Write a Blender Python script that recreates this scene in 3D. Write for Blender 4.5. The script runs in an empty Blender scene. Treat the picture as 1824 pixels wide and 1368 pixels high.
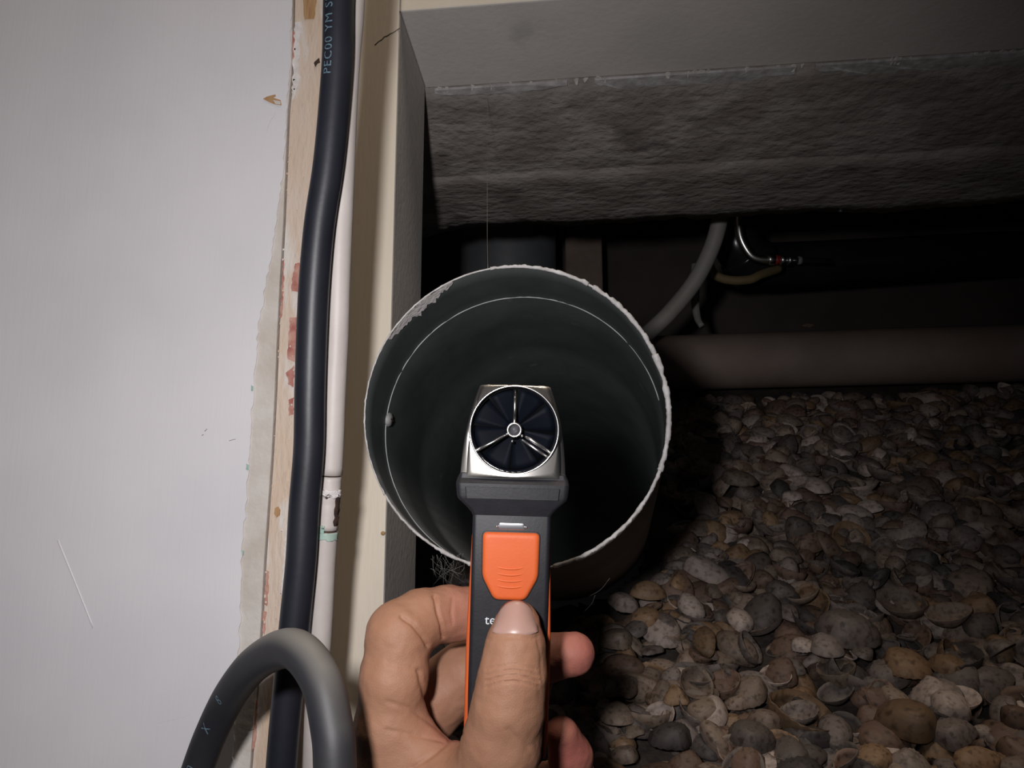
import bpy, bmesh, math, random
import numpy as np
from mathutils import Vector, Matrix, noise

random.seed(7)
rng = np.random.default_rng(7)
scene = bpy.context.scene
COL = scene.collection
F = 1400.0                      # focal length in pixels of the 1824 x 1368 frame
CX, CY = 912.0, 684.0
CAM = np.array([0.0, 0.0, 0.45])
PITCH, YAW = math.atan2(269, 1400), math.asin(165 / 1435.2)
_c, _s = math.cos, math.sin
FWD = np.array([-_s(YAW) * _c(PITCH), _c(YAW) * _c(PITCH), _s(PITCH)])
RGT = np.array([_c(YAW), _s(YAW), 0.0])
UPV = np.cross(RGT, FWD)

# ---------------------------------------------------------------- camera, world, flash, exposure
cd = bpy.data.cameras.new('camera')
cd.sensor_width = 36.0
cd.lens = F / 1824 * 36.0
cd.clip_start = 0.01
cam = bpy.data.objects.new('camera', cd)
COL.objects.link(cam)
cam.matrix_world = Matrix(((RGT[0], UPV[0], -FWD[0], CAM[0]), (RGT[1], UPV[1], -FWD[1], CAM[1]),
                           (RGT[2], UPV[2], -FWD[2], CAM[2]), (0, 0, 0, 1)))
scene.camera = cam
world = bpy.data.worlds.new('world')
scene.world = world
world.use_nodes = True
world.node_tree.nodes['Background'].inputs[0].default_value = (0.75, 0.8, 1.0, 1)
world.node_tree.nodes['Background'].inputs[1].default_value = 0.012
ld = bpy.data.lights.new('camera_flash', 'SPOT')
ld.energy = 6.5
ld.color = (1.0, 0.975, 0.985)
ld.spot_size = math.radians(124)
ld.spot_blend = 1.0
ld.shadow_soft_size = 0.013
flash = bpy.data.objects.new('camera_flash', ld)
COL.objects.link(flash)
FL = CAM - 0.055 * RGT + 0.042 * UPV
flash.location = Vector(FL)
_aim = FWD + RGT * ((560 - CX) / F) - UPV * ((760 - CY) / F)
flash.rotation_euler = Vector(_aim).to_track_quat('-Z', 'Y').to_euler()
rl = bpy.data.lights.new('fill_light', 'AREA')          # added lamp with no visible source, lifts the shade beside the conduit
rl.energy = 11.0
rl.color = (1.0, 0.84, 0.68)
rl.shape = 'DISK'; rl.size = 0.6
fill = bpy.data.objects.new('fill_light', rl)
COL.objects.link(fill)
fill.location = (0.16, -0.02, CAM[2] + 1.9)
scene.view_settings.view_transform = 'Standard'
scene.view_settings.look = 'None'
scene.view_settings.exposure = 0.0
scene.view_settings.gamma = 1.0
scene.view_settings.use_curve_mapping = False


# ---------------------------------------------------------------- helpers
def ray(px, py):
    return FWD + RGT * ((px - CX) / F) - UPV * ((py - CY) / F)


def P(px, py, Y):               # the point seen at (px, py) on the upright plane at distance Y
    d = ray(px, py)
    return CAM + d * (Y / d[1])


def Q(px, py, t):               # the same at distance t along the lens axis
    return CAM + ray(px, py) * t


def proj(p):
    v = np.asarray(p) - CAM
    t = v @ FWD
    return CX + F * (v @ RGT) / t, CY - F * (v @ UPV) / t, t


def tag(o, label=None, cat=None, group=None, kind=None):
    if label: o['label'] = label
    if cat: o['category'] = cat
    if group: o['group'] = group
    if kind: o['kind'] = kind
    return o


def empty(name, loc):
    o = bpy.data.objects.new(name, None)
    o.empty_display_size = 0.02
    COL.objects.link(o)
    o.location = Vector(loc)
    return o


def wloc(o):
    v = Vector((0, 0, 0))
    while o is not None:
        v = v + o.location
        o = o.parent
    return v


def mesh(name, verts, faces, mats, parent=None, smooth=True, fmat=None, origin=None):
    """verts in world space; the object's origin is its parent's, or the middle of its base"""
    v = np.asarray(verts, dtype=float)
    if parent is None:
        if origin is None:
            lo, hi = v.min(0), v.max(0)
            origin = np.array([(lo[0] + hi[0]) / 2, (lo[1] + hi[1]) / 2, lo[2]])
        base = np.asarray(origin)
    else:
        base = np.array(wloc(parent))
    me = bpy.data.meshes.new(name)
    me.from_pydata((v - base).tolist(), [], [list(map(int, f)) for f in faces])
    for m in (mats if isinstance(mats, (list, tuple)) else [mats]):
        me.materials.append(m)
    me.polygons.foreach_set('use_smooth', [bool(smooth)] * len(me.polygons))
    if fmat is not None:
        me.polygons.foreach_set('material_index', [int(i) for i in fmat])
    me.update()
    o = bpy.data.objects.new(name, me)
    COL.objects.link(o)
    if parent is None:
        o.location = Vector(base)
    else:
        o.parent = parent
    return o


def fixnormals(o):
    bm = bmesh.new(); bm.from_mesh(o.data)
    bmesh.ops.recalc_face_normals(bm, faces=bm.faces[:])
    bm.to_mesh(o.data); bm.free()
    return o


def bevel(o, w, seg=2, ang=35):
    m = o.modifiers.new('bevel', 'BEVEL')
    m.width = w; m.segments = seg; m.limit_method = 'ANGLE'; m.angle_limit = math.radians(ang)
    return o


def spline(pts, n):
    pts = np.asarray(pts, float)
    k = len(pts)
    if k == 2:
        u = np.linspace(0, 1, n)[:, None]
        return pts[0] * (1 - u) + pts[1] * u
    e = np.vstack([2 * pts[0] - pts[1], pts, 2 * pts[-1] - pts[-2]])
    out = []
    for s in np.linspace(0, k - 1, n):
        i = min(int(s), k - 2); f = s - i
        a, b, c, d = e[i], e[i + 1], e[i + 2], e[i + 3]
        out.append(0.5 * (2 * b + (c - a) * f + (2 * a - 5 * b + 4 * c - d) * f * f + (3 * b - a - 3 * c + d) * f ** 3))
    return np.array(out)


def frames(path):
    T = np.gradient(path, axis=0)
    T /= np.linalg.norm(T, axis=1)[:, None]
    n = np.cross(T[0], [0.31, 0.92, 0.2]); n /= np.linalg.norm(n)
    N = [n]
    for i in range(1, len(path)):
        n = N[-1] - T[i] * (N[-1] @ T[i]); n /= np.linalg.norm(n)
        N.append(n)
    N = np.array(N)
    return T, N, np.cross(T, N)


def tube(path, r, n=16, cap=True):
    path = np.asarray(path, float)
    k = len(path)
    r = np.broadcast_to(np.asarray(r, float), (k,)) if np.ndim(r) < 2 else r
    T, N, B = frames(path)
    a = np.linspace(0, 2 * math.pi, n, endpoint=False)
    V = []
    for i in range(k):
        ri = r[i]
        V.append(path[i] + (np.cos(a) * ri)[:, None] * N[i] + (np.sin(a) * ri)[:, None] * B[i])
    V = np.vstack(V)
    Fs = [(i * n + j, i * n + (j + 1) % n, (i + 1) * n + (j + 1) % n, (i + 1) * n + j) for i in range(k - 1) for j in range(n)]
    if cap:
        Fs.append(tuple(range(n - 1, -1, -1)))
        Fs.append(tuple((k - 1) * n + j for j in range(n)))
    return V, Fs


def join(parts):
    V, Fs, o = [], [], 0
    for v, f in parts:
        V.append(np.asarray(v, float)); Fs += [tuple(i + o for i in q) for q in f]; o += len(v)
    return np.vstack(V), Fs


def boxv(x0, x1, y0, y1, z0, z1):
    v = [(x, y, z) for x in (x0, x1) for y in (y0, y1) for z in (z0, z1)]
    f = [(0, 1, 3, 2), (4, 6, 7, 5), (0, 4, 5, 1), (2, 3, 7, 6), (0, 2, 6, 4), (1, 5, 7, 3)]
    return np.array(v, float), f


def slab(poly, off):
    """an outline (world points, front) and the same moved by off: a closed solid"""
    p = np.asarray(poly, float); n = len(p)
    V = np.vstack([p, p + np.asarray(off)])
    Fs = [tuple(range(n)), tuple(range(2 * n - 1, n - 1, -1))] + [(i, i + n, (i + 1) % n + n, (i + 1) % n) for i in range(n)]
    return V, Fs


def mat(name, c1, c2=None, ns=20, rough=0.6, bump=0.0, bs=120, metal=0.0, st=(1, 1, 1), c3=None, n3=8, t3=0.6, sss=0.0, spec=0.5,
        lo=0.35, hi=0.65, bst=None, bdist=0.001):
    m = bpy.data.materials.new(name)
    m.use_nodes = True
    nt = m.node_tree; N = nt.nodes; L = nt.links
    b = N['Principled BSDF']
    b.inputs['Roughness'].default_value = rough
    b.inputs['Metallic'].default_value = metal
    b.inputs['Specular IOR Level'].default_value = spec
    b.inputs['Base Color'].default_value = (*c1, 1)
    tc = N.new('ShaderNodeTexCoord')
    mp = N.new('ShaderNodeMapping'); mp.inputs['Scale'].default_value = st
    L.new(tc.outputs['Object'], mp.inputs['Vector'])
    out = None

    def nz(scale, detail=6, vec=None):
        t = N.new('ShaderNodeTexNoise'); t.inputs['Scale'].default_value = scale; t.inputs['Detail'].default_value = detail
        L.new(vec or mp.outputs['Vector'], t.inputs['Vector'])
        return t.outputs['Fac']

    def ramp(sock, a, bb):
        r = N.new('ShaderNodeMapRange'); r.inputs['From Min'].default_value = a; r.inputs['From Max'].default_value = bb
        L.new(sock, r.inputs['Value'])
        return r.outputs['Result']

    def mix(f, a, bb):
        x = N.new('ShaderNodeMix'); x.data_type = 'RGBA'
        L.new(f, x.inputs['Factor'])
        for v, k in ((a, 6), (bb, 7)):
            if isinstance(v, tuple): x.inputs[k].default_value = (*v, 1)
            else: L.new(v, x.inputs[k])
        return x.outputs[2]
    if c2:
        out = mix(ramp(nz(ns), lo, hi), c1, c2)
        if c3:
            out = mix(ramp(nz(n3), t3, t3 + 0.08), out, c3)
        L.new(out, b.inputs['Base Color'])
    if bump:
        bp = N.new('ShaderNodeBump'); bp.inputs['Strength'].default_value = bump; bp.inputs['Distance'].default_value = bdist
        vec = None
        if bst:
            mp2 = N.new('ShaderNodeMapping'); mp2.inputs['Scale'].default_value = bst
            L.new(tc.outputs['Object'], mp2.inputs['Vector']); vec = mp2.outputs['Vector']
        L.new(nz(bs, 5, vec), bp.inputs['Height'])
        L.new(bp.outputs['Normal'], b.inputs['Normal'])
    if sss:
        b.inputs['Subsurface Weight'].default_value = sss
        b.inputs['Subsurface Radius'].default_value = (0.006, 0.0022, 0.0012)
        b.inputs['Subsurface Scale'].default_value = 1.0
    m['nodes'] = True
    return m


MT = dict(
    white=mat('white_paint', (0.66, 0.645, 0.67), (0.72, 0.70, 0.72), 9, 0.55, 0.08, 60, bst=(9, 1, 0.6)),
    plaster=mat('bare_plaster', (0.52, 0.47, 0.42), (0.60, 0.56, 0.52), 60, 0.8, 0.4, 300),
    groove=mat('groove_dirt', (0.16, 0.13, 0.12), (0.24, 0.2, 0.19), 90, 0.9),
    strip=mat('old_paint_beige', (0.58, 0.43, 0.31), (0.62, 0.52, 0.44), 30, 0.65, 0.8, 260, st=(1.6, 1, 0.4), c3=(0.66, 0.61, 0.57), n3=40, t3=0.56),
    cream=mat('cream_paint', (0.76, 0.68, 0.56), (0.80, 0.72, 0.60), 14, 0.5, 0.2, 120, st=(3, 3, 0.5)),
    reveal=mat('shaded_cream_paint', (0.50, 0.47, 0.44), (0.56, 0.52, 0.49), 18, 0.6, 0.35, 200, st=(1, 1, 1), c3=(0.40, 0.38, 0.36), n3=12, t3=0.66),  # same cream paint, darkened for faces that the light only grazes
    red=mat('old_red_paint', (0.36, 0.12, 0.10), (0.52, 0.30, 0.24), 160, 0.7, 0.5, 400),
    wood=mat('raw_wood', (0.36, 0.19, 0.08), (0.46, 0.29, 0.15), 80, 0.75, 0.5, 300, st=(4, 4, 0.6)),
    hole=mat('dark_hole', (0.03, 0.018, 0.012), (0.06, 0.03, 0.02), 200, 0.9),
    crust=mat('white_paint_crust', (0.72, 0.69, 0.67), (0.62, 0.58, 0.56), 220, 0.6, 0.6, 500),
    rim=mat('grey_white_rim', (0.60, 0.58, 0.57), (0.42, 0.40, 0.385), 160, 0.6, 0.5, 400),
    lime=mat('limewash_residue', (0.46, 0.44, 0.44), (0.30, 0.28, 0.27), 120, 0.9, 0.8, 200),
    green=mat('green_paint', (0.30, 0.44, 0.38), (0.42, 0.52, 0.46), 150, 0.6),
    cable=mat('black_rubber', (0.013, 0.014, 0.021), (0.018, 0.019, 0.027), 40, 0.45, 0.05, 300),
    dusty=mat('dusty_black_rubber', (0.020, 0.020, 0.025), (0.032, 0.031, 0.034), 22, 0.55, 0.06, 300),
    ink=mat('pale_blue_print', (0.13, 0.20, 0.25), (0.07, 0.11, 0.14), 700, 0.6, lo=0.45, hi=0.6),
    conduit=mat('white_painted_pipe', (0.52, 0.465, 0.435), (0.58, 0.525, 0.495), 30, 0.5, 0.2, 160),
    concrete=mat('rough_concrete', (0.21, 0.182, 0.165), (0.30, 0.27, 0.25), 30, 0.92, 1.0, 110, st=(0.75, 1.1, 1), bdist=0.004, lo=0.42, hi=0.6, c3=(0.14, 0.12, 0.11), n3=16, t3=0.60),
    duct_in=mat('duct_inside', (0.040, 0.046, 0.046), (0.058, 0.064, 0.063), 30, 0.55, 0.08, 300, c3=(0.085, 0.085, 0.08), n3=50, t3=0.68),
    duct_out=mat('duct_outside', (0.12, 0.10, 0.085), (0.16, 0.14, 0.12), 20, 0.7),
    seam=mat('seam_edge', (0.30, 0.31, 0.30), (0.40, 0.41, 0.40), 60, 0.5),
    screw=mat('dull_screw', (0.20, 0.20, 0.20), (0.30, 0.30, 0.29), 300, 0.5),
    steel=mat('brushed_steel', (0.70, 0.66, 0.61), (0.80, 0.77, 0.73), 60, 0.26, 0.0, metal=1.0),
    chrome=mat('bright_steel', (0.85, 0.83, 0.81), (0.9, 0.88, 0.86), 60, 0.30, 0.0, metal=1.0),
    blade=mat('black_vane', (0.002, 0.003, 0.006), (0.004, 0.005, 0.009), 40, 0.6, spec=0.08),
    hubdark=mat('hub_bearing', (0.03, 0.03, 0.036), (0.06, 0.06, 0.07), 300, 0.5),
    black=mat('black_plastic', (0.011, 0.0105, 0.014), (0.015, 0.0145, 0.019), 200, 0.55, 0.06, 900),
    orange=mat('orange_plastic', (0.68, 0.118, 0.024), (0.71, 0.13, 0.03), 60, 0.55, 0.05, 900),
    orange_dark=mat('orange_side_rubber', (0.60, 0.10, 0.02), (0.66, 0.12, 0.026), 60, 0.6),
    silver=mat('silver_window', (0.75, 0.76, 0.80), (0.82, 0.82, 0.86), 50, 0.25, metal=0.9),
    print=mat('white_print', (0.72, 0.76, 0.80), (0.66, 0.70, 0.75), 50, 0.6),
    nail=mat('nail', (0.40, 0.235, 0.19), (0.44, 0.27, 0.225), 60, 0.36, 0.0, sss=0.1),
    drain=mat('dusty_beige_pvc', (0.20, 0.145, 0.12), (0.25, 0.19, 0.16), 14, 0.7, 0.3, 150),
    dark_duct=mat('dark_grey_duct', (0.13, 0.14, 0.15), (0.17, 0.18, 0.19), 14, 0.55),
    gloss=mat('glossy_black_pipe', (0.02, 0.019, 0.02), (0.03, 0.028, 0.028), 14, 0.22),
    flex=mat('grey_flex', (0.26, 0.24, 0.22), (0.30, 0.28, 0.26), 40, 0.6),
    yellow=mat('dull_yellow', (0.20, 0.15, 0.07), (0.24, 0.18, 0.09), 60, 0.6),
    brown_block=mat('dark_brown_block', (0.24, 0.18, 0.15), (0.32, 0.24, 0.2), 30, 0.9, 0.5, 100),
    backwall=mat('dark_back_wall', (0.11, 0.085, 0.08), (0.15, 0.12, 0.11), 8, 0.95, 0.5, 50),
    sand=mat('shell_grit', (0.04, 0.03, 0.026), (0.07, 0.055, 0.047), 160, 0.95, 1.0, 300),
    web=mat('cobweb', (0.22, 0.21, 0.19), (0.3, 0.28, 0.26), 60, 0.8),
    redbit=mat('red_plastic', (0.3, 0.02, 0.02), (0.35, 0.03, 0.03), 60, 0.4),
)

def dust_and_light(m, col, z0, z1):  # lightens faces that point up, both as painted light and as dust
    nt = m.node_tree; N = nt.nodes; L = nt.links; b = N['Principled BSDF']
    src = b.inputs['Base Color'].links[0].from_socket
    g = N.new('ShaderNodeNewGeometry'); s_ = N.new('ShaderNodeSeparateXYZ'); L.new(g.outputs['Normal'], s_.inputs[0])
    mr = N.new('ShaderNodeMapRange'); mr.interpolation_type = 'SMOOTHSTEP'; mr.inputs['From Min'].default_value = z0; mr.inputs['From Max'].default_value = z1
    L.new(s_.outputs['Z'], mr.inputs['Value'])
    x = N.new('ShaderNodeMix'); x.data_type = 'RGBA'; L.new(mr.outputs['Result'], x.inputs['Factor']); L.new(src, x.inputs[6]); x.inputs[7].default_value = (*col, 1)
    L.new(x.outputs[2], b.inputs['Base Color'])


dust_and_light(MT['duct_in'], (0.36, 0.35, 0.335), 0.0, 0.9)  # duct floor: paler tone painted in for light reflected inside
dust_and_light(MT['dusty'], (0.15, 0.14, 0.125), 0.1, 0.95)


def jag(pts, step_px, amp, seed, closed=False):
    """a finer, uneven version of a pixel polyline"""
    r = random.Random(seed)
    out = []
    for (x0, y0), (x1, y1) in zip(pts[:-1], pts[1:]):
        n = max(1, int(math.hypot(x1 - x0, y1 - y0) / step_px))
        for i in range(n):
            f = i / n
            out.append((x0 + (x1 - x0) * f + r.uniform(-amp, amp), y0 + (y1 - y0) * f + r.uniform(-amp, amp) * 0.4))
    out.append(pts[-1])
    return out


# ================================================================ the setting
YW = 0.42
GROOVE = [(530, -260), (527, -120), (521, 0), (519, 130), (512, 200), (508, 300), (504, 400), (498, 500), (493, 600), (489, 700), (485, 780),
          (482, 830), (477, 900), (470, 1000), (465, 1100), (458, 1200), (450, 1300), (445, 1368), (430, 1700)]
poly = [(-900, -260)] + GROOVE + [(-900, 1700)]
base_y = YW + 0.0008
V, Fc = slab([P(x, y, base_y) for x, y in poly], (0, 0.016, 0))
wall = fixnormals(mesh('wall_left', V, Fc, MT['plaster'], smooth=False))
tag(wall, 'white painted wall panel with a peeled bare edge beside the thick cable', kind='structure')
PEEL = jag([(528, -260), (519, 0), (517, 120), (510, 200), (505, 300), (499, 345), (491, 400), (483, 455), (470, 520), (468, 545), (460, 575), (457, 620), (452, 680),
            (448, 740), (446, 790), (441, 850), (439, 900), (434, 940), (430, 1000), (428, 1090), (424, 1180), (418, 1290), (414, 1368), (400, 1700)], 9, 2.2, 3)
V, Fc = slab([P(x, y, YW) for x, y in [(-900, -260)] + PEEL + [(-900, 1700)]], (0, 0.0008, 0))
fixnormals(mesh('paint_layer', V, Fc, MT['white'], wall, smooth=False))


def patch(name, pts, Y, m, parent, thick=0.0007, amp=1.0, step=5, seed=1):
    q = jag(list(pts) + [pts[0]], step, amp, seed)[:-1]
    V, Fc = slab([P(x, y, Y - thick) for x, y in q], (0, thick, 0))
    return fixnormals(mesh(name, V, Fc, m, parent, smooth=False))


patch('paint_chip', [(469, 176), (476, 172), (490, 168), (491, 171), (486, 174), (500, 178), (501, 187), (490, 186), (478, 181)], YW, MT['wood'], wall, 0.0003, 0.6, 6, 4)
patch('paint_chip', [(486, 178), (499, 180), (500, 186), (490, 185)], YW - 0.0003, MT['plaster'], wall, 0.0002, 0.5, 6, 5)
for k, (pl, w) in enumerate([([(490, 200), (487, 208), (479, 220), (476, 234)], 0.8), ([(475, 280), (472, 320), (469, 360), (466, 420)], 0.6),
                             ([(336, 870), (337, 900), (336, 914)], 0.6), ([(282, 1288), (312, 1282), (338, 1274)], 0.7),
                             ([(421, 1293), (433, 1296), (446, 1301), (452, 1298)], 0.9), ([(365, 768), (369, 764)], 1.6), ([(359, 776), (363, 774)], 1.4),
                             ([(408, 785), (420, 782)], 1.2)]):
    pp = [P(x, y, YW + 0.0001) for x, y in jag(pl, 6, 0.8, k + 20)]
    V, Fc = tube(pp, w * 0.0001 * 1.6, 5)
    mesh('crack', V, Fc, MT['groove'], wall)
V, Fc = tube(spline([P(103, 962, YW), P(135, 1040, YW), P(166, 1118, YW)], 12), 0.00035, 6)
mesh('brush_ridge', V, Fc, MT['white'], wall)
for k, (pl) in enumerate([[(447, 686), (452, 688), (451, 697), (446, 696)], [(439, 826), (444, 828), (443, 838), (438, 836)], [(430, 980), (434, 981), (433, 990), (430, 989)]]):
    patch('green_fleck', pl, YW + 0.0004, MT['green'], wall, 0.0006, 0.8, 4, 30 + k)

# strip of old painted timber between the groove and the cables
YS = 0.4225
L_ = [(x + 5, y) for x, y in GROOVE]
R_ = [(612, -260), (606, 0), (596, 200), (580, 400), (572, 600), (566, 800), (556, 1000), (546, 1200), (536, 1368), (520, 1700)]
V, Fc = slab([P(x, y, YS) for x, y in L_ + R_[::-1]], (0, 0.02, 0))
trim1 = tag(fixnormals(mesh('trim_1', V, Fc, MT['strip'], smooth=False)), 'narrow beige timber strip with flaking paint behind the thick cable', kind='structure')
V, Fc = slab([P(x, y, YS + 0.005) for x, y in [(x - 6, y) for x, y in GROOVE] + [(x + 9, y) for x, y in GROOVE][::-1]], (0, 0.004, 0))
fixnormals(mesh('groove_filler', V, Fc, MT['groove'], trim1, smooth=False))
patch('bare_wood', [(538, -60), (564, -60), (563, 4), (560, 33), (542, 34), (540, 10)], YS, MT['wood'], trim1, 0.0003, 0.8, 8, 6)
for k, pl in enumerate([[(522, 56), (528, 54), (527, 90), (525, 118), (520, 116), (521, 80)], [(526, 470), (534, 467), (532, 520), (519, 518), (521, 492)],
                        [(516, 566), (529, 565), (525, 645), (512, 640)], [(510, 664), (525, 650), (522, 690), (514, 684)], [(514, 712), (523, 708), (522, 738), (515, 740)],
                        [(504, 460), (507, 462), (504, 530), (501, 566), (499, 566), (502, 520)], [(474, 1016), (479, 1018), (476, 1080), (471, 1076)], [(469, 1088), (475, 1090), (471, 1130), (467, 1128)],
                        [(448, 1250), (458, 1246), (456, 1320), (450, 1340)]]):
    patch('red_paint_patch', pl, YS, MT['red'], trim1, 0.0003, 1.3, 5, 40 + k)
for k, pl in enumerate([[(526, 40), (536, 38), (532, 150), (522, 180), (520, 150)],
                        [(520, 940), (514, 1000), (505, 1060), (500, 1060), (506, 980), (512, 930)]]):
    patch('pale_paint_flake', pl, YS, MT['crust'], trim1, 0.0004, 2.0, 6, 60 + k)
patch('nail_hole', [(559, 112), (563, 107), (569, 103), (570, 111), (565, 113), (562, 119)], YS - 0.0004, MT['hole'], trim1, 0.0003, 0.5, 3, 71)
patch('wood_knot', [(490, 905), (495, 902), (499, 908), (498, 918), (492, 922), (488, 915)], YS, MT['wood'], trim1, 0.0004, 0.6, 3, 72)
V = []
parts = []
rr = random.Random(5)
for i in range(150):
    y = rr.uniform(60, 1120)
    gx = np.interp(y, [g[1] for g in GROOVE], [g[0] for g in GROOVE]) + (rr.uniform(4, 9) if rr.random() < 0.6 else rr.uniform(24, 34))
    if rr.random() < 0.45: continue
    c = P(gx, y, YS)
    s = rr.uniform(0.00015, 0.0005)
    bx, bf = boxv(-s, s, -0.0004, 0.0002, -s * rr.uniform(0.6, 2.2), s * rr.uniform(0.6, 2.2))
    parts.append((bx + c, bf))
V, Fc = join(parts)
tag(mesh('paint_crumbs', V, Fc, MT['strip'], trim1, smooth=False), kind='stuff')

# door jamb (post) with its reveal, and the lintel above it
YP, YP2 = 0.49, 0.573
XE = P(701, 600, YP)[0]
def vertical_edge(px_top, py_top, px_bot, py_bot, Y):
    return P(px_top, py_top, Y), P(px_bot, py_bot, Y)
ptop, pbot = P(712, 20, YP), P(684, 1062, YP)
dx = (pbot - ptop) / (ptop[2] - pbot[2])
top = ptop - dx * 0.12
bot = ptop + dx * 0.62
fr = [top + np.array([-0.16, 0, 0]), top, bot, bot + np.array([-0.16, 0, 0])]
V, Fc = slab(fr, (0, YP2 - YP, 0))
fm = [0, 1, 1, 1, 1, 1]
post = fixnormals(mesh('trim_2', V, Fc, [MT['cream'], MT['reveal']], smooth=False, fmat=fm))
bevel(post, 0.0016, 2)
tag(post, 'cream painted upright jamb beside the round duct', kind='structure')
for (x, y, r) in ((682, 950, 0.0014),):
    c = P(x, y, YP - 0.0004)
    V, Fc = tube([c, c + np.array([0, 0.001, 0])], r, 10)
    mesh('rusty_nail_head', V, Fc, MT['wood'], post)
pp = [P(x, y, YP) for x, y in jag([(668, 80), (685, 66), (700, 58), (712, 50)], 4, 1.2, 9)]
V, Fc = tube(pp, 0.00035, 5)
mesh('crack', V, Fc, MT['groove'], post)

zl = P(712, 20, YP)[2]
zl2 = P(765, 157, YP2)[2]
x0 = ptop[0] + 0.0002
lin = [(x0, YP, zl), (1.62, YP, zl), (1.62, YP, zl + 0.6), (x0, YP, zl + 0.6), (x0, YP2, zl2), (1.62, YP2, zl2), (1.62, YP2, zl + 0.6), (x0, YP2, zl + 0.6)]
lf = [(0, 1, 2, 3), (0, 4, 5, 1), (4, 7, 6, 5), (3, 2, 6, 7), (0, 3, 7, 4), (1, 5, 6, 2)]
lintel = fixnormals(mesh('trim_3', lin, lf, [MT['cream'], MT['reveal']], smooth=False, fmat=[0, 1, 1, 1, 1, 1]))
bevel(lintel, 0.0012, 2)
tag(lintel, 'cream painted lintel board across the top of the opening', kind='structure')
rr = random.Random(11)
parts = []
for i in range(34):                      # flakes along the back edge of the lintel
    x = rr.uniform(-0.135, 0.36)
    s = rr.uniform(0.0006, 0.0026)
    q = [(x - s, YP2 + 0.001, zl2 - 0.0004), (x - s * 0.3, YP2 - rr.uniform(0, 0.002), zl2 - 0.0006), (x + s, YP2, zl2 - 0.0005), (x + s * 0.6, YP2 + rr.uniform(0.002, 0.005), zl2 - rr.uniform(0.001, 0.004)),
         (x - s * 0.4, YP2 + rr.uniform(0.002, 0.006), zl2 - rr.uniform(0.001, 0.004))]
    parts.append(slab(q, (0, 0, 0.0006)))
V, Fc = join(parts)
tag(fixnormals(mesh('paint_flakes', V, Fc, MT['reveal'], lintel, smooth=False)), kind='stuff')
V, Fc = join([tube([P(x, y, YP + (YP2 - YP) * f) + np.array([0, 0, 0]) for (x, y, f) in jg], 0.0004, 5) for jg in [[(712 + 53 * f + rr.uniform(-0.8, 0.8), 20 + 136 * f, f) for f in np.linspace(0, 1, 16)]]])
mesh('crack', V, Fc, MT['groove'], lintel)
cc = P(742, 89, 0.595)
b_, f_ = boxv(-0.0018, 0.0016, -0.002, 0.002, -0.002, 0.0012)
mesh('paint_lump', b_ * np.array([1, 1, 0.8]) + cc, f_, MT['crust'], lintel)

# the rough concrete slab that carries on behind the lintel: two soffit strips with a ridge between and a ragged end
zc = zl2 + 0.001
nx, yr, ye = 220, 0.685, 0.80
zr_, ze_ = P(1300, 293, yr)[2], P(1300, 386, ye)[2]
xs = np.linspace(-0.34, 1.2, nx)
rows = []
rg = random.Random(21)
edge = []
e = 0.0
for x in xs:
    e = 0.75 * e + rg.uniform(-0.004, 0.004)
    edge.append(e)
edge = np.array(edge)
left_drop = np.clip((-0.150 - xs) / 0.03, 0, 1) * 0.018
zi = lambda f: zc - 0.001 + (zr_ - zc) * f
prof = [(YP2 + 0.0005, zc + 0.03), (YP2 + 0.0008, zc - 0.001), (0.595, zi(.2)), (0.617, zi(.4)), (0.64, zi(.6)), (0.665, zi(.82)), (yr - 0.002, zr_ + 0.0024), (yr, zr_ + 0.0022), (yr + 0.001, zr_),
        (0.705, zr_ + (ze_ - zr_) * .2), (0.73, zr_ + (ze_ - zr_) * .4), (0.755, zr_ + (ze_ - zr_) * .6), (0.78, zr_ + (ze_ - zr_) * .8), (ye, ze_), (ye + 0.004, ze_ + 0.03), (ye + 0.004, ze_ + 0.06)]
for k, (py_, pz_) in enumerate(prof):
    fade = 0 if k < 2 else 1
    tail = {12: 0.5, 13: 1.0, 14: 1.0, 15: 1.0}.get(k, 0)
    for i, x in enumerate(xs):
        nzv = noise.fractal(Vector((x * 22, py_ * 40, 3.1)), 0.8, 2.0, 4) * 0.0012 * fade
        rows.append((x, py_ + tail * (edge[i] + left_drop[i]) + (0.0008 * noise.noise(Vector((x * 60, 7, 1))) if 5 < k < 9 else 0), pz_ + nzv))
K = len(prof)
Fc = [(k * nx + i, k * nx + i + 1, (k + 1) * nx + i + 1, (k + 1) * nx + i) for k in range(K - 1) for i in range(nx - 1)]
Fc.append(tuple(k * nx for k in range(K))); Fc.append(tuple(k * nx + nx - 1 for k in range(K - 1, -1, -1)))
Fc.append(tuple([i for i in range(nx)] + [(K - 1) * nx + i for i in range(nx - 1, -1, -1)]))
ceil = fixnormals(mesh('ceiling', rows, Fc, MT['concrete'], smooth=True))
tag(ceil, 'rough grey concrete slab behind the lintel with a ridge and ragged end', kind='structure')

rg = random.Random(77)
for k, (xa, xb, dm) in enumerate(((-0.13, -0.02, 0.010), (0.0, 0.16, 0.016), (0.17, 0.62, 0.030))):
    xs_ = np.arange(xa, xb, 0.004)
    e_ = 0.0; back = []
    for x in xs_:
        e_ = 0.8 * e_ + rg.uniform(-0.35, 0.35)
        f = math.sin(math.pi * (x - xa) / (xb - xa)) ** 0.4
        back.append((x, YP2 + 0.002 + max(0.001, dm * f * (0.75 + e_ * 0.6)), zc - 0.0045))
    pl = [(x, YP2 + 0.001, zc - 0.0030) for x in xs_][::-1]
    V, Fc = slab(back + pl, (0, 0, 0.004))
    fixnormals(mesh('limewash_patch', V, Fc, MT['lime'], ceil, smooth=False))

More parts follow.
